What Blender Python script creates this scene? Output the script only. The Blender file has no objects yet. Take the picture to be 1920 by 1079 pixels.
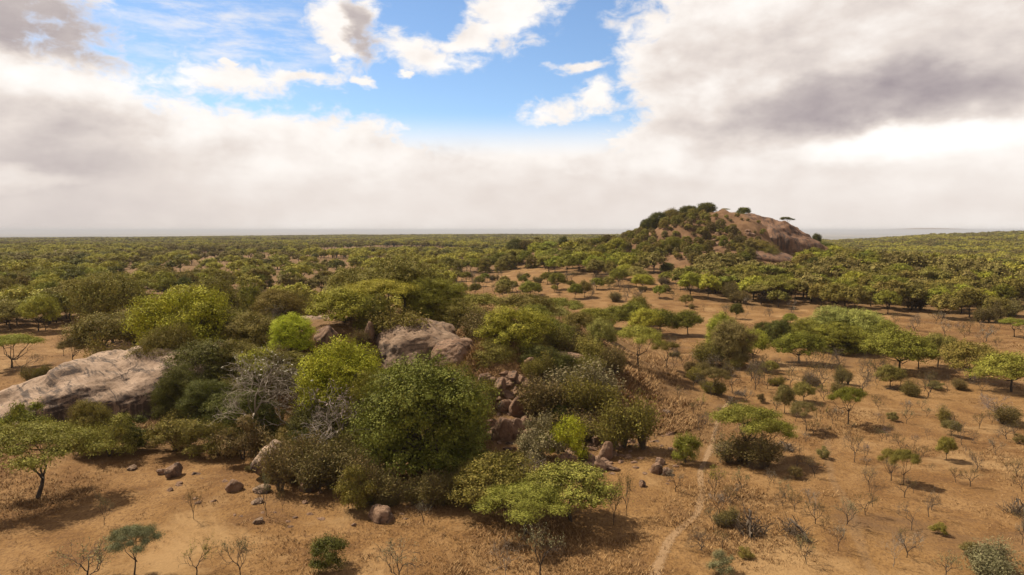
import bpy, math, random
import numpy as np
from mathutils import Vector

RAD = math.radians
scene = bpy.context.scene
COL = scene.collection

# ------------------------------------------------------------------ camera
F = 1280.0                       # focal length in photo pixels (1920 wide)
CAM = np.array([0.0, 0.0, 25.0])
HORIZON = 432.0
PITCH = math.atan((539.5 - HORIZON) / F)
FWD = np.array([0.0, math.cos(PITCH), -math.sin(PITCH)])
UPV = np.array([0.0, math.sin(PITCH), math.cos(PITCH)])
cd = bpy.data.cameras.new("camera")
cd.sensor_width = 36.0
cd.lens = 24.0
cd.clip_start = 0.5
cd.clip_end = 200000.0
cam = bpy.data.objects.new("camera", cd)
cam.location = CAM
cam.rotation_euler = (math.pi / 2 - PITCH, 0, 0)
COL.objects.link(cam)
scene.camera = cam

# ------------------------------------------------------------------ light, exposure
scene.view_settings.view_transform = 'Standard'
scene.view_settings.look = 'None'
scene.view_settings.exposure = 0.78
scene.view_settings.gamma = 1.0
scene.cycles.max_bounces = 6
scene.cycles.diffuse_bounces = 2
scene.cycles.glossy_bounces = 1
scene.cycles.transmission_bounces = 3
scene.cycles.transparent_max_bounces = 6
scene.cycles.volume_bounces = 1
SUN_TO = Vector((-0.62, 0.40, 0.90)).normalized()
sl = bpy.data.lights.new("sun", 'SUN')
sl.energy = 5.0
sl.angle = RAD(1.2)
sl.color = (1.0, 0.90, 0.74)
sun = bpy.data.objects.new("sun", sl)
sun.rotation_euler = SUN_TO.to_track_quat('Z', 'Y').to_euler()
sun.location = (-60, 20, 200)
COL.objects.link(sun)


def pix_dir(px, py):
    d = FWD + (px - 960.0) / F * np.array([1.0, 0, 0]) + (539.5 - py) / F * UPV
    return d


def pix_azel(px, py):
    d = pix_dir(px, py)
    d = d / np.linalg.norm(d)
    return math.atan2(d[0], d[1]), math.asin(d[2])


# ------------------------------------------------------------------ node helper
class NT:
    def __init__(s, tree):
        s.t = tree
        s.n = tree.nodes
        s.n.clear()

    def new(s, typ, **kw):
        n = s.n.new(typ)
        for k, v in kw.items():
            setattr(n, k, v)
        return n

    def put(s, sock, v):
        if isinstance(v, bpy.types.NodeSocket):
            s.t.links.new(v, sock)
        elif v is not None:
            sock.default_value = v

    def m(s, op, a, b=None, c=None, clamp=False):
        n = s.new('ShaderNodeMath', operation=op, use_clamp=clamp)
        for i, v in enumerate((a, b, c)):
            s.put(n.inputs[i], v)
        return n.outputs[0]

    def vm(s, op, a, b=None, out=0):
        n = s.new('ShaderNodeVectorMath', operation=op)
        s.put(n.inputs[0], a)
        if b is not None:
            s.put(n.inputs[1], b)
        return n.outputs[out]

    def noise(s, vec, scale, detail=4, rough=0.55, dist=0.0, color=False):
        n = s.new('ShaderNodeTexNoise')
        s.put(n.inputs['Vector'], vec)
        n.inputs['Scale'].default_value = scale
        n.inputs['Detail'].default_value = detail
        n.inputs['Roughness'].default_value = rough
        n.inputs['Distortion'].default_value = dist
        return n.outputs['Color' if color else 'Fac']

    def ramp(s, fac, stops):
        n = s.new('ShaderNodeValToRGB')
        e = n.color_ramp.elements
        while len(e) < len(stops):
            e.new(0.5)
        for el, (p, c) in zip(e, stops):
            el.position = p
            el.color = (c[0], c[1], c[2], 1) if not isinstance(c, (int, float)) else (c, c, c, 1)
        s.put(n.inputs[0], fac)
        return n.outputs[0]

    def sm(s, v, a, b, lo=0.0, hi=1.0):
        n = s.new('ShaderNodeMapRange', interpolation_type='SMOOTHSTEP')
        s.put(n.inputs['Value'], v)
        for k, x in zip(('From Min', 'From Max', 'To Min', 'To Max'), (a, b, lo, hi)):
            n.inputs[k].default_value = x
        return n.outputs[0]

    def mix(s, fac, a, b, blend='MIX'):
        n = s.new('ShaderNodeMix', data_type='RGBA', blend_type=blend)
        s.put(n.inputs[0], fac)
        for sock, v in ((n.inputs[6], a), (n.inputs[7], b)):
            if isinstance(v, tuple):
                v = (v[0], v[1], v[2], 1.0)
            s.put(sock, v)
        return n.outputs[2]

    def mapping(s, vec, loc=(0, 0, 0), rot=(0, 0, 0), sc=(1, 1, 1), typ='POINT'):
        n = s.new('ShaderNodeMapping', vector_type=typ)
        s.put(n.inputs['Vector'], vec)
        n.inputs['Location'].default_value = loc
        n.inputs['Rotation'].default_value = rot
        n.inputs['Scale'].default_value = sc
        return n.outputs[0]


# ------------------------------------------------------------------ world: Nishita sky behind procedural cloud
def build_world():
    w = bpy.data.worlds.new("World")
    scene.world = w
    w.use_nodes = True
    g = NT(w.node_tree)
    out = g.new('ShaderNodeOutputWorld')
    sky = g.new('ShaderNodeTexSky', sky_type='NISHITA')
    sky.sun_disc = False
    sky.sun_elevation = math.asin(SUN_TO.z)
    sky.sun_rotation = math.atan2(SUN_TO.x, SUN_TO.y)
    sky.air_density = 1.0
    sky.dust_density = 0.3
    sky.ozone_density = 2.0
    sky.altitude = 1200
    hs = g.new('ShaderNodeHueSaturation')
    hs.inputs['Saturation'].default_value = 1.05
    hs.inputs['Value'].default_value = 1.0
    g.put(hs.inputs['Color'], sky.outputs[0])
    bg1 = g.new('ShaderNodeBackground')
    g.put(bg1.inputs[0], hs.outputs[0])
    bg1.inputs[1].default_value = 0.088
    tc = g.new('ShaderNodeTexCoord').outputs['Generated']
    sp = g.new('ShaderNodeSeparateXYZ')
    g.put(sp.inputs[0], tc)
    az = g.m('ARCTAN2', sp.outputs[0], sp.outputs[1])
    el = g.m('ARCSINE', sp.outputs[2])
    cb = g.new('ShaderNodeCombineXYZ')
    g.put(cb.inputs[0], az)
    g.put(cb.inputs[1], el)
    P = cb.outputs[0]
    # billow: noise frequency grows with cloud height in the sky, the detail stays crisp
    Pn = g.mapping(P, sc=(1.0, 1.7, 1.0))
    wob = g.noise(Pn, 7.0, 5, 0.6, color=True)
    wv = g.vm('SUBTRACT', wob, (0.5, 0.5, 0.5))
    wv2 = g.vm('MULTIPLY', wv, (0.13, 0.085, 0.0))
    Pw = g.vm('ADD', P, wv2)
    fine = g.noise(Pn, 26.0, 8, 0.62, 0.3)
    fine_c = g.m('SUBTRACT', fine, 0.5)
    mid = g.noise(Pn, 5.0, 6, 0.58, 0.2)
    mid_c = g.m('SUBTRACT', mid, 0.5)

    def ell(px, py, rx, ry, rot=0.0, vec=None):
        a, e = pix_azel(px, py)
        v = g.mapping(vec or Pw, loc=(a, e, 0), rot=(0, 0, RAD(rot)), sc=(rx / F, ry / F, 1), typ='TEXTURE')
        return g.m('SUBTRACT', 1.0, g.vm('LENGTH', v, out=1))

    def union(lst):
        r = lst[0]
        for x in lst[1:]:
            r = g.m('MAXIMUM', r, x)
        return r

    holes = union([ell(620, 100, 310, 92), ell(880, 120, 195, 128), ell(1055, 130, 100, 125), ell(860, 0, 290, 80),
                   ell(450, 70, 180, 70), ell(1010, 190, 150, 60)])
    puffs = union([ell(655, 30, 72, 95, 12), ell(795, 96, 110, 36, -6), ell(880, 58, 80, 24, 14), ell(1035, 208, 62, 34, 12),
                   ell(1115, 178, 56, 38, 20), ell(440, 137, 120, 34, 0), ell(1092, 118, 60, 14, 4), ell(633, 104, 30, 16),
                   ell(965, 25, 100, 56, 15), ell(775, 134, 22, 10), ell(690, 153, 32, 10), ell(420, 103, 20, 9), ell(560, 140, 90, 20, -4)])
    f = g.m('MAXIMUM', g.m('MULTIPLY', holes, -1.15), g.m('MULTIPLY', puffs, 0.8))
    f = g.m('ADD', f, g.m('MULTIPLY', fine_c, 1.5))
    # gaps overhead, out of the picture, widened to lower the fill light
    high = g.sm(el, 0.42, 0.75)
    gap = g.m('MULTIPLY', high, g.m('ADD', g.m('MULTIPLY', mid_c, 5.0), -0.75))
    f = g.m('ADD', f, gap)
    alpha = g.sm(f, -0.10, 0.50)
    # thin veil over the left half of the opening
    veil = g.m('MULTIPLY', g.sm(ell(430, 60, 330, 110), 0.0, 0.9), g.sm(g.noise(g.mapping(P, sc=(1, 4, 1)), 14, 6, 0.65), 0.35, 0.75))
    alpha = g.m('MAXIMUM', alpha, g.m('MULTIPLY', veil, 0.75))
    low = g.sm(el, 0.10, 0.17)
    lowveil = g.m('MULTIPLY', g.m('SUBTRACT', 1.0, low), 1.0)
    alpha = g.m('MAXIMUM', alpha, lowveil)

    # brightness of the cloud: 1 = sunlit white, falling to grey where the cloud is thick
    def soft(px, py, rx, ry, rot=0.0, a=0.0, b=0.8, vec=None):
        return g.sm(ell(px, py, rx, ry, rot, vec), a, b)
    dark = g.m('MULTIPLY', soft(50, 25, 190, 74, -14, 0.0, 0.5), 0.52)
    for d, k in ((soft(20, 245, 380, 95, -3), 0.30), (soft(1480, 212, 330, 84, 4, 0.0, 0.9), 0.31),
                 (soft(1780, 172, 440, 78, 6, 0.0, 0.9), 0.44), (soft(1700, 60, 480, 130, 0), 0.20),
                 (soft(1340, 80, 220, 110, -20), 0.12), (soft(690, 62, 36, 85, 12, 0.0, 0.7), 0.55),
                 (soft(800, 330, 900, 110, 0), 0.04), (soft(1000, 395, 2600, 95, 0), 0.16), (soft(20, 390, 460, 140), 0.16),
                 (soft(1250, 320, 600, 60), 0.05), (soft(830, 285, 170, 35), 0.10), (soft(560, 290, 200, 35), 0.08)):
        dark = g.m('ADD', dark, g.m('MULTIPLY', d, k))
    lowm = g.sm(el, 0.03, 0.16, 0.28, 1.0)
    # billows: the side turned to the sun is lit, the other in shade
    b1 = g.noise(Pn, 10.0, 7, 0.55, 0.1)
    b2 = g.noise(g.vm('ADD', Pn, (-0.020, 0.026, 0.0)), 10.0, 7, 0.55, 0.1)
    bil = g.m('MULTIPLY', g.m('SUBTRACT', b2, b1), lowm)
    rel = g.m('MULTIPLY', g.m('ADD', g.m('MULTIPLY', mid_c, -0.55), g.m('MULTIPLY', fine_c, -0.07)), lowm)
    dark = g.m('ADD', dark, rel)
    dark = g.m('ADD', dark, g.m('MULTIPLY', bil, 0.55))
    light = g.m('ADD', g.m('MULTIPLY', soft(1760, 262, 260, 40, 6), 0.22), g.m('MULTIPLY', soft(60, 328, 110, 24), 0.16))
    dark = g.m('SUBTRACT', dark, light)
    # cloud overhead, out of the picture, darkened to cut fill and deepen shadows
    dark = g.m('ADD', dark, g.m('MULTIPLY', high, 0.5))
    # unseen half of the sky at the back darkened too, for less fill
    dark = g.m('ADD', dark, g.m('MULTIPLY', g.sm(sp.outputs[1], 0.25, -0.35), 0.25))
    # edges of the gaps are thin and stay white
    edge = g.sm(f, 0.0, 0.55)
    dark = g.m('MULTIPLY', dark, g.m('ADD', g.m('MULTIPLY', edge, 0.75), 0.25))
    colr = g.ramp(g.m('ADD', g.m('MULTIPLY', dark, 0.86), 0.11), [(0.0, (1.03, 1.0, 0.97)), (0.14, (0.96, 0.90, 0.85)), (0.30, (0.78, 0.70, 0.65)),
                             (0.50, (0.555, 0.49, 0.475)), (0.72, (0.37, 0.32, 0.335)), (1.0, (0.22, 0.19, 0.20))])
    bg2 = g.new('ShaderNodeBackground')
    g.put(bg2.inputs[0], colr)
    bg2.inputs[1].default_value = 0.615
    mx = g.new('ShaderNodeMixShader')
    g.put(mx.inputs[0], alpha)
    g.t.links.new(bg1.outputs[0], mx.inputs[1])
    g.t.links.new(bg2.outputs[0], mx.inputs[2])
    g.t.links.new(mx.outputs[0], out.inputs[0])


build_world()


# ------------------------------------------------------------------ numpy noise
def _hash(ix, iy, iz, seed):
    n = (ix.astype(np.int64) * 374761393 + iy.astype(np.int64) * 668265263 + iz.astype(np.int64) * 2147483647 + seed * 1274126177) & 0xffffffff
    n = ((n ^ (n >> 13)) * 1274126177) & 0xffffffff
    n = (n ^ (n >> 16)) & 0xffffff
    return n / float(0xffffff)


def vnoise(x, y, z=None, seed=0):
    x = np.asarray(x, float)
    y = np.asarray(y, float)
    z = np.zeros_like(x) if z is None else np.asarray(z, float)
    xi, yi, zi = np.floor(x), np.floor(y), np.floor(z)
    fx, fy, fz = x - xi, y - yi, z - zi
    fx = fx * fx * (3 - 2 * fx)
    fy = fy * fy * (3 - 2 * fy)
    fz = fz * fz * (3 - 2 * fz)
    r = 0
    for dx in (0, 1):
        for dy in (0, 1):
            for dz in (0, 1):
                wgt = (fx if dx else 1 - fx) * (fy if dy else 1 - fy) * (fz if dz else 1 - fz)
                r = r + wgt * _hash(xi + dx, yi + dy, zi + dz, seed)
    return r * 2 - 1


def fbm(x, y, z=None, seed=0, octv=4, gain=0.5):
    r, a, s = 0, 1.0, 1.0
    for o in range(octv):
        r = r + a * vnoise(np.asarray(x) * s, np.asarray(y) * s, None if z is None else np.asarray(z) * s, seed + o * 17)
        a *= gain
        s *= 2.03
    return r


def sstep(a, b, v):
    t = np.clip((np.asarray(v, float) - a) / (b - a), 0, 1)
    return t * t * (3 - 2 * t)


# ------------------------------------------------------------------ terrain
CREST_PX = np.array([-900, 0, 200, 600, 830, 1190, 1400, 1560, 1640, 1750, 1920, 2300, 2900])
CREST_D = np.array([3500, 3500, 3500, 3500, 3000, 3000, 2500, 1900, 1900, 1900, 1900, 1900, 1900])
CREST_Y = np.array([449, 449, 448, 445, 444, 444, 449, 457, 453, 445, 438.5, 436, 436])
HILL_X = np.array([40, 59, 72, 90, 112, 125, 137, 150, 159, 169, 176, 182, 188, 200])
HILL_Z = np.array([6, 12, 18.5, 29, 35, 36, 34, 31, 27, 23, 18, 12, 7, 0])
KOP_X = np.array([-95, -82, -66, -50, -38, -26, -10, 0, 8, 16, 24, 34])
KOP_Z = np.array([0, 0.2, 1.2, 4.0, 7.5, 9.2, 11.0, 10.2, 8.2, 5.2, 2.2, 0])


def terrain(x, y):
    x = np.asarray(x, float)
    y = np.asarray(y, float)
    yy = np.maximum(y, 30.0)
    r = np.hypot(x, y)
    px = 960 + F * np.clip(x / yy, -2, 2)
    # broad country: level out to a wooded swell, then down to a far plain
    dcr = np.interp(px, CREST_PX, CREST_D)
    zcr = 25 - (np.interp(px, CREST_PX, CREST_Y) - HORIZON) * dcr / F
    t = np.clip((yy - 450) / (dcr - 450), 0, 1)
    basin = -9.0 * sstep(1450, 1700, px) * np.sin(np.pi * np.clip((yy - 300) / 1000, 0, 1)) ** 2
    z = zcr * t ** 1.25 + basin * (1 - t)
    fall = sstep(0, 1, (yy - dcr) / (dcr * 1.1))
    z = z * (1 - fall) - 140.0 * fall
    # blue hills at the far edge of the plain
    z = z + 330 * np.exp(-((px - 1740) / 130) ** 2) * np.exp(-((yy - 52000) / 6000) ** 2)
    z = z + 170 * np.exp(-((px - 60) / 330) ** 2) * np.exp(-((yy - 50000) / 6000) ** 2)
    z = z + fbm(x / 210, y / 210, seed=3, octv=3) * 1.6 * sstep(120, 420, r) * (1 - fall)
    z = z + fbm(x / 900, y / 900, seed=5, octv=3) * 2.8 * sstep(800, 2200, r) * (1 - 0.3 * fall)
    # gentle ramp towards the rock hill
    ramp = sstep(170, 330, y) * sstep(-60, 60, x) * (1 - sstep(165, 260, x)) * (1 - sstep(480, 700, y))
    z = z + 7.0 * ramp
    # the rock hill
    hz = np.interp(x + 5 * vnoise(x / 30, y / 30, seed=8), HILL_X, HILL_Z, left=0, right=0)
    hz = np.where(x < 40, 6 * sstep(-40, 40, x), hz)
    y0_ = 306 + 52 * sstep(128, 152, x)
    prof = sstep(0, 1, (y - y0_ + 7 * vnoise(x / 22, y / 22, seed=9)) / (400 - y0_)) * (1 - sstep(415, 520, y))
    hill = hz * prof
    hill = hill + prof * np.clip(hz / 20, 0, 1) * fbm(x / 12, y / 12, seed=21, octv=5, gain=0.6) * 1.7
    z = np.where(hill > 0, np.maximum(z, z * (1 - prof) + hill), z)
    # low shoulder left of the hill
    sh = 7.5 * np.exp(-((x - 30) / 34) ** 2 - ((y - 420) / 55) ** 2)
    z = z + sh
    # kopje in front
    kz = np.interp(x + 3 * vnoise(x / 12, y / 12, seed=11), KOP_X, KOP_Z, left=0, right=0)
    kp = sstep(0, 1, (y - 75 - 17 * np.exp(-((x + 14) / 10) ** 2) - 16 * (1 - sstep(-50, -32, x)) + 4 * vnoise(x / 9, y / 9, seed=12)) / 34) * (1 - sstep(128, 172, y))
    kop = kz * kp
    kop = kop + np.clip(kop / 3, 0, 1) * (fbm(x / 7, y / 7, seed=31, octv=4) * 0.75)
    z = z + kop
    # small unevenness near by
    near = 1 - sstep(300, 900, r)
    z = z + near * (fbm(x / 26, y / 26, seed=41, octv=3) * 0.28 + fbm(x / 3.1, y / 3.1, seed=43, octv=3) * 0.05)
    return z


def H(x, y):
    return float(terrain(np.array([x]), np.array([y]))[0])


def hit(px, py):
    """first point of the ground along the ray through a place in the view"""
    d = pix_dir(px, py)
    t = np.concatenate([np.arange(30, 700, 0.5), np.geomspace(700, 60000, 3000)])
    X, Y, Z = d[0] * t, d[1] * t, CAM[2] + d[2] * t
    g = Z - terrain(X, Y)
    k = np.argmax(g < 0)
    if g[k] >= 0:
        k = len(t) - 1
    a, b = t[max(k - 1, 0)], t[k]
    ga, gb = g[max(k - 1, 0)], g[k]
    tt = a + (b - a) * ga / (ga - gb) if ga != gb else b
    return np.array([d[0] * tt, d[1] * tt, CAM[2] + d[2] * tt]), tt


def project(x, y, z):
    v = np.stack([x - CAM[0], y - CAM[1], z - CAM[2]], -1)
    dep = v @ FWD
    return 960 + F * v[..., 0] / dep, 539.5 - F * (v @ UPV) / dep, dep


def in_poly(px, py, poly):
    px = np.asarray(px)
    py = np.asarray(py)
    c = np.zeros(px.shape, bool)
    n = len(poly)
    for i in range(n):
        x0, y0 = poly[i]
        x1, y1 = poly[i - 1]
        k = ((y0 > py) != (y1 > py)) & (px < (x1 - x0) * (py - y0) / ((y1 - y0) + 1e-9) + x0)
        c ^= k
    return c


# ------------------------------------------------------------------ mesh helper
class MB:
    def __init__(s):
        s.v, s.f, s.n, s.mi, s.tn = [], [], 0, [], []

    def add(s, v, f, mi=0, tone=None):
        v = np.asarray(v, float).reshape(-1, 3)
        f = np.asarray(f, int).reshape(-1, 4)
        s.v.append(v)
        s.f.append(f + s.n)
        s.mi.append(np.full(len(f), mi))
        s.tn.append(np.ones(len(f)) if tone is None else tone)
        s.n += len(v)

    def tube(s, pts, rad, sides=5, mi=0):
        pts = np.asarray(pts, float)
        k = len(pts)
        tan = np.gradient(pts, axis=0)
        tan /= np.linalg.norm(tan, axis=1)[:, None] + 1e-9
        ref = np.array([0.31, 0.95, 0.05]) if abs(tan[0][1]) < 0.9 else np.array([1.0, 0.1, 0.0])
        u = np.cross(tan, ref)
        u /= np.linalg.norm(u, axis=1)[:, None] + 1e-9
        w = np.cross(tan, u)
        a = np.arange(sides) * 2 * np.pi / sides
        ring = pts[:, None, :] + np.asarray(rad)[:, None, None] * (np.cos(a)[None, :, None] * u[:, None, :] + np.sin(a)[None, :, None] * w[:, None, :])
        i = np.arange(k - 1)[:, None] * sides
        j = np.arange(sides)[None, :]
        jn = (j + 1) % sides
        f = np.stack([i + j, i + jn, i + sides + jn, i + sides + j], -1)
        s.add(ring, f, mi)

    def leaves(s, c, size, rng, up=0.5, aspect=0.6, mi=0, out=None, tone=None):
        n = len(c)
        nr = rng.normal(size=(n, 3))
        nr /= np.linalg.norm(nr, axis=1)[:, None]
        nr[:, 2] += up
        if out is not None:
            nr += out * 1.7
        nr /= np.linalg.norm(nr, axis=1)[:, None] + 1e-9
        t = np.cross(nr, rng.normal(size=(n, 3)))
        t /= np.linalg.norm(t, axis=1)[:, None] + 1e-9
        b = np.cross(nr, t)
        sz = size * rng.uniform(0.6, 1.35, n)[:, None]
        t = t * sz * 0.5
        b = b * sz * 0.5 * aspect
        v = np.stack([c - t, c - b - t * 0.1, c + t, c + b - t * 0.1], 1)
        s.add(v, np.arange(n * 4).reshape(n, 4), mi, tone)

    def mesh(s, name, mats, smooth=False):
        v = np.concatenate(s.v)
        f = np.concatenate(s.f)
        me = bpy.data.meshes.new(name)
        me.vertices.add(len(v))
        me.vertices.foreach_set('co', v.ravel())
        me.loops.add(f.size)
        me.loops.foreach_set('vertex_index', f.ravel())
        me.polygons.add(len(f))
        me.polygons.foreach_set('loop_start', np.arange(len(f)) * 4)
        me.polygons.foreach_set('loop_total', np.full(len(f), 4))
        me.polygons.foreach_set('material_index', np.concatenate(s.mi))
        if smooth:
            me.polygons.foreach_set('use_smooth', np.ones(len(f), bool))
        for m in (mats if isinstance(mats, (list, tuple)) else [mats]):
            me.materials.append(m)
        me.attributes.new('tone', 'FLOAT', 'FACE').data.foreach_set('value', np.concatenate(s.tn).astype(np.float32))
        me.update()
        return me


def new_obj(name, data, parent=None, link=True):
    o = bpy.data.objects.new(name, data)
    if link:
        COL.objects.link(o)
    if parent:
        o.parent = parent
    return o


def tag(o, label=None, cat=None, group=None, kind=None):
    if label:
        o['label'] = label
    if cat:
        o['category'] = cat
    if group:
        o['group'] = group
    if kind:
        o['kind'] = kind


# ------------------------------------------------------------------ materials
def mat(name):
    m = bpy.data.materials.new(name)
    m.use_nodes = True
    return m, NT(m.node_tree)


def foliage_mat(name, fixed=None, bright=1.0):
    m, g = mat(name)
    out = g.new('ShaderNodeOutputMaterial')
    oi = g.new('ShaderNodeObjectInfo')
    base = oi.outputs['Color'] if fixed is None else None
    if base is None:
        rgb = g.new('ShaderNodeRGB')
        rgb.outputs[0].default_value = (*fixed, 1)
        base = rgb.outputs[0]
    geo = g.new('ShaderNodeNewGeometry')
    ri = geo.outputs['Random Per Island']
    val = g.m('MULTIPLY', g.sm(ri, 0.0, 1.0, 0.74, 1.26), g.new('ShaderNodeAttribute', attribute_name='tone').outputs['Fac'])
    hs = g.new('ShaderNodeHueSaturation')
    g.put(hs.inputs['Color'], base)
    g.put(hs.inputs['Value'], g.m('MULTIPLY', val, g.m('ADD', g.m('MULTIPLY', oi.outputs['Random'], 0.4), 1.10 * bright)))
    # hue shift leaf by leaf and tree by tree
    r2 = g.m('FRACT', g.m('MULTIPLY', ri, 17.31))
    hue = g.m('ADD', g.m('ADD', g.m('MULTIPLY', r2, 0.03), 0.485), g.m('MULTIPLY', g.m('SUBTRACT', oi.outputs['Random'], 0.5), 0.014))
    g.put(hs.inputs['Hue'], hue)
    p = g.new('ShaderNodeBsdfPrincipled')
    g.put(p.inputs['Base Color'], hs.outputs[0])
    p.inputs['Roughness'].default_value = 0.7
    p.inputs['Specular IOR Level'].default_value = 0.06
    tr = g.new('ShaderNodeBsdfTranslucent')
    g.put(tr.inputs[0], g.mix(0.5, hs.outputs[0], (0.16, 0.17, 0.02)))
    mx = g.new('ShaderNodeMixShader')
    mx.inputs[0].default_value = 0.12
    g.t.links.new(p.outputs[0], mx.inputs[1])
    g.t.links.new(tr.outputs[0], mx.inputs[2])
    g.t.links.new(mx.outputs[0], out.inputs[0])
    return m


def simple_mat(name, c1, c2, scale=6.0, rough=0.85, use_color=False):
    m, g = mat(name)
    out = g.new('ShaderNodeOutputMaterial')
    p = g.new('ShaderNodeBsdfPrincipled')
    tc = g.new('ShaderNodeTexCoord').outputs['Object']
    n = g.noise(g.mapping(tc, sc=(1, 1, 0.35)), scale, 5, 0.6)
    c = g.mix(g.sm(n, 0.3, 0.7), c1, c2)
    if use_color:
        oi = g.new('ShaderNodeObjectInfo')
        c = g.mix(1.0, c, oi.outputs['Color'], 'MULTIPLY')
    g.put(p.inputs['Base Color'], c)
    p.inputs['Roughness'].default_value = rough
    p.inputs['Specular IOR Level'].default_value = 0.2
    bp = g.new('ShaderNodeBump')
    bp.inputs['Strength'].default_value = 0.5
    bp.inputs['Distance'].default_value = 0.05
    g.put(bp.inputs['Height'], n)
    g.t.links.new(bp.outputs[0], p.inputs['Normal'])
    g.t.links.new(p.outputs[0], out.inputs[0])
    return m


def ground_mat():
    m, g = mat("dry_savanna_soil")
    out = g.new('ShaderNodeOutputMaterial')
    p = g.new('ShaderNodeBsdfPrincipled')
    pos = g.new('ShaderNodeNewGeometry').outputs['Position']
    flat = g.mapping(pos, sc=(1, 1, 0))
    patch = g.noise(flat, 0.065, 6, 0.66, 0.6)
    big = g.noise(flat, 0.022, 5, 0.6)
    md = g.noise(flat, 0.16, 5, 0.62, 0.4)
    sm_ = g.noise(flat, 1.3, 5, 0.65)
    fine = g.noise(g.mapping(pos, rot=(0, 0, 0.3), sc=(1.0, 0.55, 1.0)), 5.5, 6, 0.72)
    c = g.mix(g.sm(big, 0.35, 0.65), (0.138, 0.070, 0.0235), (0.192, 0.106, 0.037))
    c = g.mix(g.m('MULTIPLY', g.sm(md, 0.42, 0.68), 0.75), c, (0.235, 0.137, 0.057))
    c = g.mix(g.m('MULTIPLY', g.sm(md, 0.52, 0.25), 0.7), c, (0.092, 0.045, 0.018))
    c = g.mix(g.m('MULTIPLY', g.sm(sm_, 0.5, 0.72), 0.55), c, (0.088, 0.046, 0.022))
    c = g.mix(g.m('MULTIPLY', g.sm(fine, 0.48, 0.64), 0.75), c, (0.075, 0.038, 0.017))
    c = g.mix(g.m('MULTIPLY', g.sm(fine, 0.46, 0.30), 0.55), c, (0.27, 0.16, 0.068))
    c = g.mix(g.m('MULTIPLY', g.sm(patch, 0.52, 0.66), 0.75), c, (0.265, 0.165, 0.075))
    c = g.mix(g.m('MULTIPLY', g.sm(patch, 0.44, 0.30), 0.6), c, (0.10, 0.058, 0.03))
    # leaf litter under the woods and on the rocky knoll
    at = g.new('ShaderNodeAttribute', attribute_name='litter')
    lit = g.m('MULTIPLY', at.outputs['Fac'], g.sm(md, 0.25, 0.6, 0.55, 1.0))
    lc = g.mix(g.sm(sm_, 0.35, 0.65), (0.075, 0.045, 0.02), (0.15, 0.088, 0.04))
    c = g.mix(lit, c, lc)
    ath = g.new('ShaderNodeAttribute', attribute_name='hill')
    hc = g.mix(g.sm(md, 0.35, 0.65), (0.10, 0.053, 0.026), (0.165, 0.094, 0.048))
    hc = g.mix(g.m('MULTIPLY', g.sm(sm_, 0.5, 0.7), 0.6), hc, (0.075, 0.045, 0.028))
    c = g.mix(ath.outputs['Fac'], c, hc)
    # the far plain
    atf = g.new('ShaderNodeAttribute', attribute_name='plain')
    pn = g.noise(g.mapping(pos, sc=(0.35, 1, 0)), 0.00025, 6, 0.6)
    pc = g.mix(g.sm(pn, 0.38, 0.60), (0.045, 0.05, 0.04), (0.24, 0.185, 0.12))
    c = g.mix(atf.outputs['Fac'], c, pc)
    g.put(p.inputs['Base Color'], c)
    p.inputs['Roughness'].default_value = 0.95
    p.inputs['Specular IOR Level'].default_value = 0.1
    bp = g.new('ShaderNodeBump')
    bp.inputs['Strength'].default_value = 0.9
    bp.inputs['Distance'].default_value = 0.12
    g.put(bp.inputs['Height'], g.m('ADD', fine, g.m('MULTIPLY', sm_, 1.2)))
    g.t.links.new(bp.outputs[0], p.inputs['Normal'])
    g.t.links.new(p.outputs[0], out.inputs[0])
    return m


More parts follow.
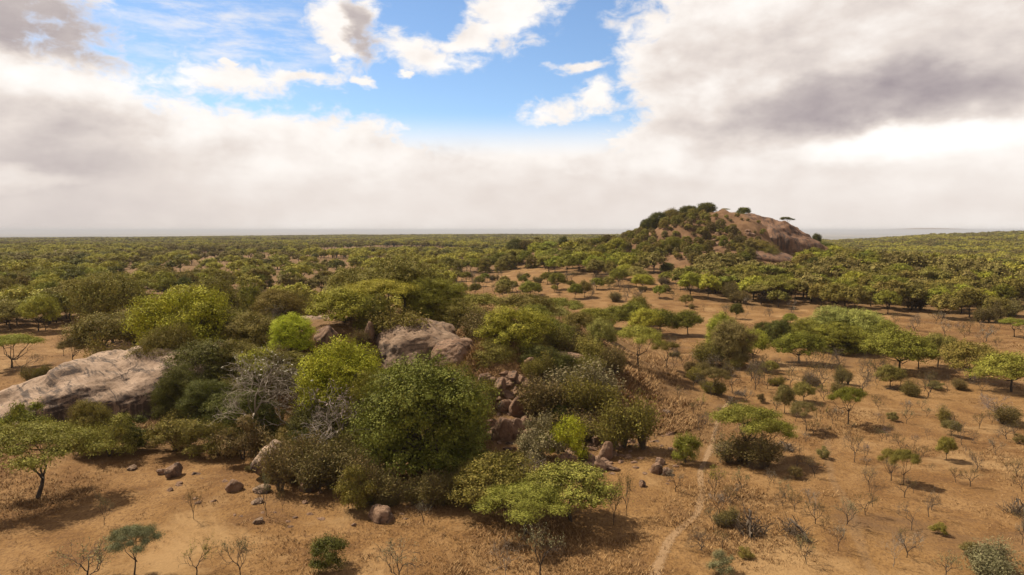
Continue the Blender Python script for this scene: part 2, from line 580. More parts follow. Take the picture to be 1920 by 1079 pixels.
def granite_mat(name, c1, c2, streak_tone=(0.040, 0.028, 0.023), streak=(0.55, 0.55, 0.06), amount=0.5, scale=1.0, run=0.0, steep=0.0):
    m, g = mat(name)
    out = g.new('ShaderNodeOutputMaterial')
    p = g.new('ShaderNodeBsdfPrincipled')
    pos = g.new('ShaderNodeNewGeometry').outputs['Position']
    n1 = g.noise(pos, 0.35 * scale, 6, 0.65)
    true_pos = pos
    pos = g.mapping(pos, rot=(0, 0, RAD(run)))
    n2 = g.noise(pos, 2.6 * scale, 6, 0.7)
    st = g.noise(g.mapping(pos, sc=streak), 1.6 * scale, 6, 0.68, 0.5)
    st2 = g.noise(g.mapping(pos, sc=(streak[0] * 2.2, streak[1] * 2.2, streak[2] * 2)), 2.1 * scale, 5, 0.65)
    c = g.mix(g.sm(n1, 0.35, 0.65), c1, c2)
    c = g.mix(g.m('MULTIPLY', g.sm(n2, 0.5, 0.75), 0.55), c, (0.11, 0.07, 0.05))
    c = g.mix(g.m('MULTIPLY', g.sm(n2, 0.46, 0.28), 0.4), c, (0.34, 0.25, 0.175))
    c = g.mix(g.m('MULTIPLY', g.sm(st, 0.60 - 0.22 * amount, 0.70 - 0.14 * amount), 0.85), c, streak_tone)
    c = g.mix(g.m('MULTIPLY', g.sm(st2, 0.52, 0.68), 0.6 * amount), c, (0.09, 0.06, 0.045))
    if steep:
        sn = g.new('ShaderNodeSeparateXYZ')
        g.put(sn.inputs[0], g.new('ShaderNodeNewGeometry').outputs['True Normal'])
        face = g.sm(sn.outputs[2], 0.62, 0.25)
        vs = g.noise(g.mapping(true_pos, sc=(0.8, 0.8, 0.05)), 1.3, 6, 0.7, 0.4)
        c = g.mix(g.m('MULTIPLY', g.m('MULTIPLY', face, g.sm(vs, 0.36, 0.52)), steep), c, streak_tone)  # dark streaks gather on the steeper faces
    # joints
    vo = g.new('ShaderNodeTexVoronoi', feature='DISTANCE_TO_EDGE')
    g.put(vo.inputs['Vector'], g.vm('ADD', pos, g.vm('MULTIPLY', g.noise(pos, 0.5, 4, 0.6, color=True), (3.0, 3.0, 3.0))))
    vo.inputs['Scale'].default_value = 0.10 * scale
    crack = g.m('MULTIPLY', g.sm(vo.outputs['Distance'], 0.022, 0.0), g.sm(n1, 0.42, 0.58))
    c = g.mix(g.m('MULTIPLY', crack, 0.7), c, (0.05, 0.035, 0.028))
    g.put(p.inputs['Base Color'], c)
    p.inputs['Roughness'].default_value = 0.85
    p.inputs['Specular IOR Level'].default_value = 0.2
    bp = g.new('ShaderNodeBump')
    bp.inputs['Strength'].default_value = 0.8
    bp.inputs['Distance'].default_value = 0.22
    n3 = g.noise(pos, 7.0 * scale, 4, 0.7)
    h = g.m('ADD', g.m('ADD', g.m('ADD', n2, g.m('MULTIPLY', n3, 0.7)), g.m('MULTIPLY', n1, 2.0)), g.m('ADD', g.m('MULTIPLY', crack, -0.8), g.m('MULTIPLY', st2, 0.9)))
    g.put(bp.inputs['Height'], h)
    g.t.links.new(bp.outputs[0], p.inputs['Normal'])
    g.t.links.new(p.outputs[0], out.inputs[0])
    return m


M_LEAF = foliage_mat("leaf")
M_BARK = simple_mat("bark", (0.026, 0.019, 0.014), (0.075, 0.056, 0.042))
M_TWIG = simple_mat("dry_twig", (0.7, 0.66, 0.6), (1.0, 0.95, 0.9), 3.0, use_color=True)
M_GROUND = ground_mat()
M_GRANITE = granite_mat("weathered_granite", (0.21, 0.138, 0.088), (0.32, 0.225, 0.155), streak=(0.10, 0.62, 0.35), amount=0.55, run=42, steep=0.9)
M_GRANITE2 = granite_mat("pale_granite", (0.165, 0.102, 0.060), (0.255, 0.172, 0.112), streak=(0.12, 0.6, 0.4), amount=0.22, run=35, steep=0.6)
M_CLIFF = granite_mat("streaked_granite", (0.115, 0.056, 0.030), (0.19, 0.105, 0.061), streak=(0.55, 0.30, 0.030), amount=0.62, scale=0.62)
M_ROCK = granite_mat("rubble_rock", (0.15, 0.083, 0.048), (0.24, 0.148, 0.092), streak=(0.6, 0.6, 0.3), amount=0.35)


# ------------------------------------------------------------------ ground sheet
def poly_mask(px, py, poly):
    return in_poly(px, py, poly)


CLEAR = [   # stretches of open dry ground between the trees, as seen from the air
    [(0, 600), (120, 612), (150, 640), (150, 665), (60, 700), (0, 745)],
    [(840, 520), (1000, 512), (1110, 520), (1240, 515), (1300, 545), (1330, 560), (1300, 590), (1060, 570), (860, 552)],
    [(1250, 480), (1330, 492), (1310, 540), (1240, 520)],
    [(1270, 560), (1400, 575), (1560, 582), (1700, 596), (1920, 612), (1920, 700), (1700, 640), (1560, 600), (1300, 608)],
    [(580, 470), (760, 464), (930, 468), (925, 476), (760, 476), (600, 482)],
]


def build_ground():
    radii = np.concatenate([np.arange(24, 60, 1.2), np.geomspace(60, 600, 420), np.geomspace(604, 90000, 330)])
    front = np.radians(np.linspace(-52, 52, 560))
    back = np.radians(np.linspace(52, 308, 60))[1:-1]
    ang = np.concatenate([front, back])
    R, A = np.meshgrid(radii, ang, indexing='ij')
    X, Y = R * np.sin(A), R * np.cos(A)
    Z = terrain(X.ravel(), Y.ravel()).reshape(X.shape)
    n, k = X.shape
    i = np.arange(n - 1)[:, None] * k
    j = np.arange(k)[None, :]
    jn = (j + 1) % k
    f = np.stack([i + j, i + k + j, i + k + jn, i + jn], -1).reshape(-1, 4)
    b = MB()
    b.add(np.stack([X, Y, Z], -1), f[:, ::-1])
    # close the hole under the camera
    c0 = b.n
    v = np.array([[0, 0, H(0, 25)]])
    b.v.append(v)
    b.n += 1
    j = np.arange(k)
    ff = np.stack([np.full(k, c0), np.full(k, c0), (j + 1) % k, j], -1)
    me = b.mesh("ground", M_GROUND, smooth=True)
    co = np.empty(len(me.vertices) * 3)
    me.vertices.foreach_get('co', co)
    co = co.reshape(-1, 3)
    px, py, dep = project(co[:, 0], co[:, 1], co[:, 2])
    r = np.hypot(co[:, 0], co[:, 1])
    lit = sstep(150, 260, r) * 0.75
    lit = np.where(r > 1000, 1.0, lit)
    lit = np.where((co[:, 0] > 5) & (r < 215), 0.0, lit)
    for pl in CLEAR:
        lit = np.where(poly_mask(px, py, pl) & (dep > 0), lit * 0.05, lit)
    kk = np.interp(co[:, 0], KOP_X, KOP_Z, left=0, right=0)
    kp = np.clip(kk / 4, 0, 1) * sstep(70, 80, co[:, 1]) * (1 - sstep(150, 175, co[:, 1]))
    lit = np.maximum(lit, kp * 0.75 * (0.5 + 0.5 * sstep(-0.3, 0.3, fbm(co[:, 0] / 8, co[:, 1] / 8, seed=91))))
    hl = sstep(-30, 20, co[:, 0]) * (1 - sstep(185, 195, co[:, 0])) * sstep(310, 330, co[:, 1]) * (1 - sstep(480, 520, co[:, 1]))
    lit = np.where(hl > 0.5, 0.2, lit)
    a = me.attributes.new('hill', 'FLOAT', 'POINT')
    a.data.foreach_set('value', (hl * sstep(5.5, 9, co[:, 2])).astype(np.float32))
    a = me.attributes.new('litter', 'FLOAT', 'POINT')
    a.data.foreach_set('value', lit.astype(np.float32))
    a = me.attributes.new('plain', 'FLOAT', 'POINT')
    a.data.foreach_set('value', sstep(-30, -100, co[:, 2]).astype(np.float32))
    o = new_obj("ground", me)
    tag(o, "dry orange savanna ground with sparse straw grass", "ground", kind='structure')


build_ground()


def build_path(name, pix, width, label, strength=0.72):
    m, g = mat("trodden_soil")
    out = g.new('ShaderNodeOutputMaterial')
    p = g.new('ShaderNodeBsdfPrincipled')
    pos = g.new('ShaderNodeNewGeometry').outputs['Position']
    n = g.noise(pos, 3.0, 5, 0.7)
    g.put(p.inputs['Base Color'], g.mix(n, (0.22, 0.130, 0.06), (0.30, 0.19, 0.095)))
    p.inputs['Roughness'].default_value = 0.95
    at = g.new('ShaderNodeAttribute', attribute_name='wear')
    al = g.sm(g.m('ADD', at.outputs['Fac'], g.m('MULTIPLY', g.m('SUBTRACT', n, 0.5), 1.1)), 0.25, 0.7, 0.0, strength)
    g.put(p.inputs['Alpha'], al)
    g.t.links.new(p.outputs[0], out.inputs[0])
    pts = np.array([hit(*q)[0] for q in pix])
    d = np.concatenate([[0], np.cumsum(np.hypot(*np.diff(pts[:, :2], axis=0).T))])
    s = np.arange(0, d[-1], 0.4)
    x = np.interp(s, d, pts[:, 0])
    y = np.interp(s, d, pts[:, 1])
    ker = np.hanning(15)
    ker /= ker.sum()
    x = np.convolve(np.pad(x, 7, mode='edge'), ker, 'valid') + 0.25 * vnoise(s / 4, s * 0, seed=6)
    y = np.convolve(np.pad(y, 7, mode='edge'), ker, 'valid') + 0.25 * vnoise(s / 4, s * 0, seed=7)
    tx, ty = np.gradient(x), np.gradient(y)
    ln = np.hypot(tx, ty)
    nx, ny = -ty / ln, tx / ln
    w = width * (1 + 0.3 * vnoise(s / 3, s * 0, seed=5))
    offs = np.linspace(-1, 1, 7)
    X = x[:, None] + nx[:, None] * w[:, None] * offs
    Y = y[:, None] + ny[:, None] * w[:, None] * offs
    Z = terrain(X.ravel(), Y.ravel()).reshape(X.shape) + 0.02
    k = 7
    i = np.arange(len(s) - 1)[:, None] * k
    j = np.arange(k - 1)[None, :]
    b = MB()
    b.add(np.stack([X, Y, Z], -1), np.stack([i + j, i + j + 1, i + k + j + 1, i + k + j], -1))
    me = b.mesh(name, m, smooth=True)
    a = me.attributes.new('wear', 'FLOAT', 'POINT')
    a.data.foreach_set('value', np.tile(1 - np.abs(offs), len(s)).astype(np.float32))
    tag(new_obj(name, me), label, "path", kind='structure')


build_path("footpath", [(1372, 742), (1356, 768), (1343, 800), (1330, 850), (1311, 890), (1316, 925), (1314, 962), (1262, 1000), (1240, 1050), (1225, 1100)], 0.55,
           "narrow pale footpath winding down over dry ground")
build_path("footpath", [(1545, 800), (1552, 850), (1562, 905), (1600, 960), (1610, 1020), (1640, 1085)], 0.8, "faint worn track over the open orange ground", 0.22)


# ------------------------------------------------------------------ plants: shapes
def sub_clumps(b, blobs, n, leaf, rng, up=0.6, aspect=0.6, clump=0.42, hollow=0.72, zmin=-0.35, per=26, mi=0):
    """leaf sized faces gathered in clumps on the skin of a set of ellipsoids"""
    rr = np.array([q[1][0] * q[1][1] + q[1][0] * q[1][2] * 1.5 for q in blobs])
    rr = rr / rr.sum()
    for (c, r), fr in zip(blobs, rr):
        k = max(2, int(n * fr / per))
        d = rng.normal(size=(k * 3, 3))
        d /= np.linalg.norm(d, axis=1)[:, None]
        d = d[d[:, 2] > zmin][:k]
        rad = rng.uniform(hollow, 1.03, len(d))[:, None]
        cc = np.asarray(c) + d * rad * np.asarray(r)
        sz = clump * min(r[0], r[1]) * rng.uniform(0.6, 1.3, len(d))
        m = rng.poisson(per, len(d))
        idx = np.repeat(np.arange(len(d)), m)
        off = rng.normal(size=(len(idx), 3)) * 0.55
        off[:, 2] *= 0.65
        p = cc[idx] + off * sz[idx][:, None]
        b.leaves(p, leaf, rng, up, aspect, mi, out=d[idx], tone=rng.uniform(0.68, 1.36, len(d))[idx])
        # oversized inner leaves, added to block light through the crown
        m2 = max(4, int(len(p) * 0.035))
        dd = rng.normal(size=(m2, 3))
        dd /= np.linalg.norm(dd, axis=1)[:, None]
        b.leaves(np.asarray(c) + dd * np.asarray(r) * rng.uniform(0.15, 0.55, m2)[:, None], leaf * 3.0, rng, 0.3, 0.8, mi)


def limb(b, p0, p1, r0, r1, rng, wob=0.08, k=5, sides=5, sag=0.0, mi=0):
    p0, p1 = np.asarray(p0, float), np.asarray(p1, float)
    t = np.linspace(0, 1, k)[:, None]
    L = np.linalg.norm(p1 - p0)
    p = p0 + (p1 - p0) * t
    j = rng.normal(size=(k, 3)) * wob * L
    j[0] = 0
    j[-1] *= 0.2
    p = p + j + np.array([0, 0, 1.0]) * (np.sin(np.pi * t) * sag * L)
    b.tube(p, np.linspace(r0, r1, k), sides, mi)
    return p


def woody(b, blobs, rng, base_r, fork, lean=(0, 0), sides=6, mi=0, wob=0.06, stems=1):
    """trunk from the ground to a fork, limbs from there into every clump"""
    fz = np.array([lean[0], lean[1], fork])
    if stems == 1:
        b.tube(np.array([[0, 0, -0.6], [0, 0, 0.0], fz * 0.55 + rng.normal(size=3) * 0.06, fz]),
               np.array([base_r * 1.35, base_r * 1.2, base_r * 0.9, base_r * 0.75]), sides + 1, mi)
        roots = [fz]
    else:
        roots = []
        for q in range(stems):
            a = q * 2 * np.pi / stems + rng.uniform(-0.4, 0.4)
            e = np.array([math.cos(a) * fork * 0.35, math.sin(a) * fork * 0.35, fork * rng.uniform(0.8, 1.15)])
            limb(b, (e[0] * 0.1, e[1] * 0.1, -0.3), e, base_r, base_r * 0.6, rng, 0.05, 4, sides, mi=mi)
            roots.append(e)
    main = []
    for c, r in blobs:
        c = np.asarray(c)
        o = min(roots, key=lambda q: np.linalg.norm((q - c)[:2]))
        src = o
        if main and rng.random() < 0.55:
            near = min(main, key=lambda q: np.linalg.norm(q[2] - c))
            if np.linalg.norm(near[2] - c) < np.linalg.norm(o - c) * 0.8:
                src = near[2]
        p = limb(b, src, c - np.array([0, 0, r[2] * 0.3]), base_r * (0.5 if src is o else 0.3), base_r * 0.12, rng, wob, 5, sides - 1, sag=-0.08, mi=mi)
        main.append(p)


def sprays(t, c, blobs, rng, per=4, leaf=0.15):
    for ctr, r in blobs:
        ctr, r = np.asarray(ctr), np.asarray(r)
        for _ in range(per):
            d = rng.normal(size=3)
            d /= np.linalg.norm(d)
            d[2] = abs(d[2]) * 0.9 if rng.random() < 0.75 else d[2]
            p = limb(t, ctr + d * r * 0.5, ctr + d * r * rng.uniform(1.12, 1.6) + (0, 0, 0.1), 0.022, 0.006, rng, 0.06, 4, 3)
            q = p[1] + (p[-1] - p[1]) * rng.uniform(0.2, 1.0, (14, 1)) + rng.normal(size=(14, 3)) * 0.12
            c.leaves(q, leaf, rng, 0.4, 0.55)


PROTO = {}


def add_proto(key, crown, trunk, crown_name='crown', trunk_name='trunk', mats=(None, None)):
    cv = np.concatenate(crown.v) if crown.v else np.concatenate(trunk.v)
    w = (np.percentile(cv[:, 0], 98.5) - np.percentile(cv[:, 0], 1.5) + np.percentile(cv[:, 1], 98.5) - np.percentile(cv[:, 1], 1.5)) / 2
    h = np.percentile(cv[:, 2], 99.3)
    me_c = crown.mesh(crown_name, mats[0] or M_LEAF) if crown.v else None
    me_t = trunk.mesh(trunk_name, mats[1] or M_BARK, smooth=True) if trunk.v else None
    root = bpy.data.objects.new(key, None)
    oc = bpy.data.objects.new(crown_name, me_c) if me_c else None
    ot = bpy.data.objects.new(trunk_name, me_t) if me_t else None
    PROTO.setdefault(key, []).append(dict(root=root, crown=oc, trunk=ot, w=w, h=h))


def shape_umbrella(rng, pads=11, R=4.6, h=6.6):
    blobs = []
    for i in range(pads):
        a = i * 2.4 + rng.uniform(-0.3, 0.3)
        q = R * math.sqrt((i + 0.4) / pads) * rng.uniform(0.85, 1.05)
        z = h - 0.35 - 0.9 * (q / R) ** 2 + rng.uniform(-0.35, 0.35)
        r = rng.uniform(1.2, 1.9)
        blobs.append(((q * math.cos(a), q * math.sin(a), z), (r, r * rng.uniform(0.8, 1.1), rng.uniform(0.32, 0.5))))
    return blobs


def shape_dome(rng, k=13, R=3.3, zc=3.7, rz=2.9, low=0.0, rb=(1.2, 1.75)):
    blobs = []
    for i in range(k):
        u = (i + 0.5) / k
        sz = 1 - u * (1.05 - low)
        a = i * 2.4 + rng.uniform(-0.35, 0.35)
        cr = math.sqrt(max(0.0, 1 - sz * sz))
        q = R * cr * rng.uniform(0.82, 1.08)
        r = rng.uniform(*rb)
        blobs.append(((q * math.cos(a), q * math.sin(a), zc + rz * sz * rng.uniform(0.8, 1.0)), (r, r * rng.uniform(0.85, 1.1), r * rng.uniform(0.55, 0.8))))
    return blobs


def bare_skeleton(b, rng, h=6.0, spread=1.0, depth=5, r0=0.16, base=None, sides=5, droop=0.0, fork0=0.28):
    stack = [((0, 0, -0.3) if base is None else base, np.array([rng.normal() * 0.12, rng.normal() * 0.12, 1.0]), h * fork0, r0, 0)]
    while stack:
        p0, d, L, r, lv = stack.pop()
        d = d / np.linalg.norm(d)
        p0 = np.asarray(p0, float)
        p1 = p0 + d * L
        p = limb(b, p0, p1, r, r * 0.66, rng, 0.045 + 0.012 * lv, 4 if lv < 4 else 3, max(3, sides - lv))
        if lv >= depth:
            continue
        nb = 3 if rng.random() < 0.55 or lv < 2 else 2
        for q in range(nb):
            a = rng.uniform(0, 2 * np.pi) if lv else q * 2 * np.pi / nb + rng.uniform(-0.5, 0.5)
            side = np.cross(d, (math.cos(a), math.sin(a), 0.3))
            side /= np.linalg.norm(side) + 1e-9
            nd = d * rng.uniform(0.55, 1.0) + side * rng.uniform(0.55, 1.05) * spread
            nd[2] += 0.12 - droop * lv * 0.1
            start = p[-1] if q < 2 else p[-2]
            stack.append((start, nd, L * rng.uniform(0.68, 0.95), r * 0.62, lv + 1))


def twig_fan(b, rng, n, r0=0.018, H_=2.5, W_=2.0, mi=0, arch=0.25, seg=4):
    """thin stems rising and arching outwards from the ground"""
    tips = []
    for _ in range(n):
        a = rng.uniform(0, 2 * np.pi)
        q = W_ * 0.5 * math.sqrt(rng.random())
        hh = H_ * (1 - 0.45 * (q / (W_ * 0.5)) ** 2) * rng.uniform(0.65, 1.02)
        t = np.linspace(0, 1, seg)[:, None]
        e = np.array([math.cos(a) * q, math.sin(a) * q, 0])
        p = e * (0.12 + 0.88 * t ** 1.3) + np.array([0, 0, hh]) * (t ** (0.75 - arch * 0.3)) + rng.normal(size=(seg, 3)) * 0.05 * H_ * 0.3 * t
        b.tube(p, np.linspace(r0, r0 * 0.4, seg), 3, mi)
        tips.append(p)
    return tips


def along(tips, m, rng, lo=0.35, spread=0.12):
    T = np.array(tips)
    k = T.shape[1]
    i = rng.integers(0, len(T), m)
    t = rng.uniform(lo, 1.0, m) * (k - 1)
    j = np.minimum(t.astype(int), k - 2)
    fr = (t - j)[:, None]
    return T[i, j] * (1 - fr) + T[i, j + 1] * fr + rng.normal(size=(m, 3)) * spread


def build_protos():
    for v in range(3):      # wide flat crowned acacias seen close
        rng = np.random.default_rng(100 + v)
        bl = shape_umbrella(rng, 15 + v, 4.6, 6.4)
        c, t = MB(), MB()
        sub_clumps(c, bl, 26000, 0.175, rng, 0.7, 0.45, 0.42, 0.35, -0.5, 22)
        woody(t, bl, rng, 0.17, 1.7 + 0.3 * v, (0.3, 0.1))
        add_proto('acacia_tree', c, t)
    for v in range(4):      # domed savanna trees
        rng = np.random.default_rng(200 + v)
        bl = shape_dome(rng, 20, 3.3, 3.3, 2.7, -0.2, (1.3, 1.8))
        c, t = MB(), MB()
        sub_clumps(c, bl, 19000, 0.19, rng, 0.6, 0.6, 0.38, 0.65, -0.5, 22)
        woody(t, bl, rng, 0.15, 1.5 + 0.2 * v)
        sprays(t, c, bl, rng, 5, 0.18)
        add_proto('savanna_tree', c, t)
    for v in range(4):      # heavy leafy trees
        rng = np.random.default_rng(300 + v)
        bl = shape_dome(rng, 30, 4.1, 4.6, 4.2, -0.55, (1.3, 2.1))
        bl += [((rng.normal() * 1.5, rng.normal() * 1.5, rng.uniform(4, 7)), (1.8, 1.8, 1.5)) for _ in range(6)]
        c, t = MB(), MB()
        bl += [((3.9 * math.cos(q * 0.63), 3.9 * math.sin(q * 0.63), rng.uniform(0.9, 2.2)), (1.5, 1.5, 1.3)) for q in range(10)]
        sub_clumps(c, bl, 52000, 0.175, rng, 0.45, 0.62, 0.34, 0.74, -0.6, 26)
        woody(t, bl, rng, 0.26, 1.8)
        sprays(t, c, bl, rng, 7, 0.17)
        add_proto('leafy_tree', c, t)
    for v in range(4):      # thorny bushes of fine upright stems
        rng = np.random.default_rng(400 + v)
        c, t = MB(), MB()
        for q in range(5):
            t2 = MB()
            sc_ = rng.uniform(0.55, 1.0)
            tips = twig_fan(t2, rng, 48, 0.016, 3.3 * sc_, 2.7 * sc_)
            off = np.array([rng.uniform(-1.3, 1.3), rng.uniform(-1.3, 1.3), 0])
            t.add(np.concatenate([w.reshape(-1, 3) for w in t2.v]) + off, np.concatenate(t2.f))
            c.leaves(along(tips, 2300, rng, 0.25, 0.20) + off, 0.14, rng, 0.1, 0.42)
        add_proto('thorn_bush', c, t, 'foliage', 'stem', (None, M_TWIG))
    for v in range(4):      # rounded leafy shrubs
        rng = np.random.default_rng(500 + v)
        bl = shape_dome(rng, 13, 1.25, 0.95, 0.95, -0.5, (0.4, 0.95))
        bl = [((p_[0] * 1.1, p_[1] * 1.1, p_[2] * rng.uniform(0.7, 1.35)), r_) for p_, r_ in bl]
        c, t = MB(), MB()
        sub_clumps(c, bl, 9000, 0.115, rng, 0.4, 0.55, 0.45, 0.5, -0.6, 18)
        woody(t, bl, rng, 0.05, 0.5, stems=4, sides=4)
        sprays(t, c, bl, rng, 5, 0.11)
        add_proto('shrub', c, t, 'foliage', 'stem')
    for v in range(4):      # leafless trees
        rng = np.random.default_rng(600 + v)
        c, t = MB(), MB()
        bare_skeleton(t, rng, 6.0, 1.0, 7 if v < 2 else 5, 0.12 if v < 2 else 0.10, fork0=(0.17 if v < 2 else 0.2 + 0.04 * v))
        tv = np.concatenate(t.v)
        tv = tv[tv[:, 2] > np.percentile(tv[:, 2], 75)]
        cc = tv[rng.integers(0, len(tv), 160)]
        c.leaves(cc, 0.12, rng, 0.2, 0.5)
        add_proto('bare_tree', c, t, 'crown', 'trunk', (None, M_TWIG))
        PROTO['bare_tree'][-1]['w'] = np.ptp(tv[:, 0]) * 0.5 + np.ptp(tv[:, 1]) * 0.5
        PROTO['bare_tree'][-1]['h'] = np.percentile(np.concatenate(t.v)[:, 2], 99.8)
    for v in range(5):      # spindly saplings
        rng = np.random.default_rng(700 + v)
        c, t = MB(), MB()
        bare_skeleton(t, rng, 3.4, 0.8, 5, 0.082, sides=4, fork0=0.33)
        tv = np.concatenate(t.v)
        tv = tv[tv[:, 2] > np.percentile(tv[:, 2], 45)]
        cc = tv[rng.integers(0, len(tv), 520)] + rng.normal(size=(520, 3)) * 0.10
        c.leaves(cc, 0.12, rng, 0.3, 0.5)
        add_proto('sapling', c, t)
    for v in range(3):      # dead brush
        rng = np.random.default_rng(800 + v)
        c, t = MB(), MB()
        for _ in range(130):
            p0 = rng.normal(size=3) * (0.9, 0.7, 0.1)
            d = rng.normal(size=3) * (0.8, 0.8, 0.35)
            d[2] = abs(d[2]) + 0.1
            limb(t, p0 * (1, 1, 0) + (0, 0, -0.05), p0 + d, 0.03, 0.008, rng, 0.08, 4, 3)
        limb(t, (-1.9, 0.1, 0.1), (0.6, 0.2, 0.7), 0.13, 0.07, rng, 0.05, 6, 6)
        limb(t, (-1.0, 0.1, 0.35), (-0.2, 0.9, 1.1), 0.07, 0.02, rng, 0.07, 6, 5)
        limb(t, (0.3, 0.2, 0.6), (1.7, -0.5, 0.35), 0.06, 0.015, rng, 0.08, 6, 5)
        tv = np.concatenate(t.v)
        c.leaves(tv[rng.integers(0, len(tv), 200)], 0.10, rng, 0.1, 0.4)
        add_proto('brush_heap', c, t, 'dead_leaf', 'branch', (None, M_TWIG))
    # medium detail for trees further off
    for v in range(4):
        rng = np.random.default_rng(900 + v)
        bl = shape_dome(rng, 16, 3.2, 3.4, 2.6, -0.15, (1.3, 1.8))
        c, t = MB(), MB()
        sub_clumps(c, bl, 5600, 0.34, rng, 0.7, 0.65, 0.38, 0.68, -0.5, 14)
        woody(t, bl, rng, 0.16, 1.5, sides=4)
        sprays(t, c, bl, rng, 3, 0.34)
        add_proto('mid_savanna_tree', c, t)
        bl = shape_umbrella(rng, 10, 4.3, 6.3)
        c, t = MB(), MB()
        sub_clumps(c, bl, 4600, 0.34, rng, 0.9, 0.55, 0.42, 0.4, -0.4, 14)
        woody(t, bl, rng, 0.17, 1.9, sides=4)
        add_proto('mid_acacia_tree', c, t)
        bl = shape_dome(rng, 18, 3.9, 4.4, 4.0, -0.5, (1.3, 2.1))
        c, t = MB(), MB()
        bl += [((3.7 * math.cos(q * 0.8), 3.7 * math.sin(q * 0.8), rng.uniform(0.9, 2.0)), (1.5, 1.5, 1.3)) for q in range(8)]
        sub_clumps(c, bl, 8000, 0.38, rng, 0.5, 0.65, 0.36, 0.72, -0.5, 16)
        woody(t, bl, rng, 0.2, 1.8, sides=4)
        sprays(t, c, bl, rng, 3, 0.34)
        add_proto('mid_leafy_tree', c, t)
        bl = shape_dome(rng, 9, 1.25, 0.95, 0.95, -0.5, (0.5, 0.85))
        c, t = MB(), MB()
        sub_clumps(c, bl, 1300, 0.26, rng, 0.4, 0.55, 0.45, 0.5, -0.5, 12)
        woody(t, bl, rng, 0.05, 0.5, stems=3, sides=4)
        add_proto('mid_shrub', c, t, 'foliage', 'stem')


build_protos()

# leaf colours
YG = (0.248, 0.272, 0.020)
LG = (0.200, 0.192, 0.024)
PG = (0.20, 0.185, 0.048)
MG = (0.122, 0.116, 0.017)
OL = (0.138, 0.112, 0.025)
DG = (0.070, 0.068, 0.015)
GG = (0.155, 0.142, 0.070)
BR = (0.118, 0.088, 0.031)
GY = (0.22, 0.185, 0.145)
DM = (0.094, 0.106, 0.018)
AC = (0.165, 0.155, 0.027)
CNAME = {YG: 'yellow-green', LG: 'light-green', PG: 'pale-green', MG: 'green', OL: 'olive', DG: 'dark-green', GG: 'grey-green', BR: 'brown', GY: 'grey', AC: 'fresh green', DM: 'deep green'}

prng = np.random.default_rng(7)
PLACED = []      # x, y, radius of everything that stands on the ground


def jitter(c, k=0.06):
    a = prng.uniform(1 - k, 1 + k, 3)
    return (c[0] * a[0], c[1] * a[1], c[2] * a[2], 1.0)


def spawn(key, x, y, w, h, col, label, cat, group=None, lean=0.0, variant=None, twig=None, sink=0.0, name=None):
    pr = PROTO[key]
    p = pr[prng.integers(len(pr)) if variant is None else variant % len(pr)]
    root = p['root'].copy()
    root.name = name or key.replace('mid_', '')
    COL.objects.link(root)
    z = H(x, y) - sink
    root.location = (x, y, z)
    root.rotation_euler = (prng.normal() * 0.04, prng.normal() * 0.04, prng.uniform(0, 6.283))
    if lean:
        root.rotation_mode = 'ZYX'
        root.rotation_euler = (0, lean, prng.uniform(0, 6.283))
        root.rotation_mode = 'XYZ'
        from mathutils import Matrix
        root.rotation_euler = (Matrix.Rotation(lean, 3, 'Y') @ Matrix.Rotation(prng.uniform(0, 6.283), 3, 'Z')).to_euler()
    u_ = prng.uniform(0.86, 1.16)
    root.scale = (w / p['w'] * u_, w / p['w'] / u_, (h + sink) / p['h'])
    c = jitter(col)
    for part in ('crown', 'trunk'):
        if p[part]:
            q = p[part].copy()
            COL.objects.link(q)
            q.parent = root
            if part == 'crown':
                q.color = c
            else:
                tw = twig or (0.12, 0.094, 0.070)
                q.color = (*tw, 1)
    tag(root, label, cat, group)
    PLACED.append((x, y, w * 0.35))
    return root


CAT = {'acacia_tree': 'acacia', 'savanna_tree': 'tree', 'leafy_tree': 'tree', 'thorn_bush': 'bush', 'shrub': 'shrub', 'bare_tree': 'bare tree', 'sapling': 'sapling', 'brush_heap': 'dead brush'}


def plant(key, px, top, w, col, label, base=None, D=None, group=None, **kw):
    """stand a plant on the ground: from the spot of its foot, or from its distance and the height its crown reaches"""
    if base is not None:
        p, t = hit(px, base)
        x, y, h = p[0], p[1], (base - top) * t / F
    else:
        t = D
        d = pix_dir(px, top) * t
        x, y = d[0], d[1]
        h = max(0.6, CAM[2] + d[2] - H(x, y))
        need = w * t / F * {'leafy_tree': 0.82, 'savanna_tree': 0.70, 'acacia_tree': 0.58, 'thorn_bush': 0.62, 'shrub': 0.60}.get(key.replace('mid_', ''), 0.6)
        kw['sink'] = max(0.0, need - h)     # foot hidden in a hollow among the rocks
    return spawn(key, x, y, w * t / F, h, col, label, CAT[key.replace('mid_', '')], group, **kw)


# ------------------------------------------------------------------ rocks
def ico(sub):
    import bmesh
    bm = bmesh.new()
    bmesh.ops.create_icosphere(bm, subdivisions=sub, radius=1.0)
    v = np.array([q.co[:] for q in bm.verts])
    f = np.array([[q.index for q in fc.verts] for fc in bm.faces])
    bm.free()
    return v, f


ICO = {k: ico(k) for k in (3, 4, 6)}


def tri_mesh(name, v, f, m, smooth=True):
    me = bpy.data.meshes.new(name)
    me.vertices.add(len(v))
    me.vertices.foreach_set('co', np.asarray(v, float).ravel())
    me.loops.add(f.size)
    me.loops.foreach_set('vertex_index', f.ravel())
    me.polygons.add(len(f))
    me.polygons.foreach_set('loop_start', np.arange(len(f)) * 3)
    me.polygons.foreach_set('loop_total', np.full(len(f), 3))
    me.polygons.foreach_set('use_smooth', np.full(len(f), smooth))
    me.materials.append(m)
    me.update()
    return me


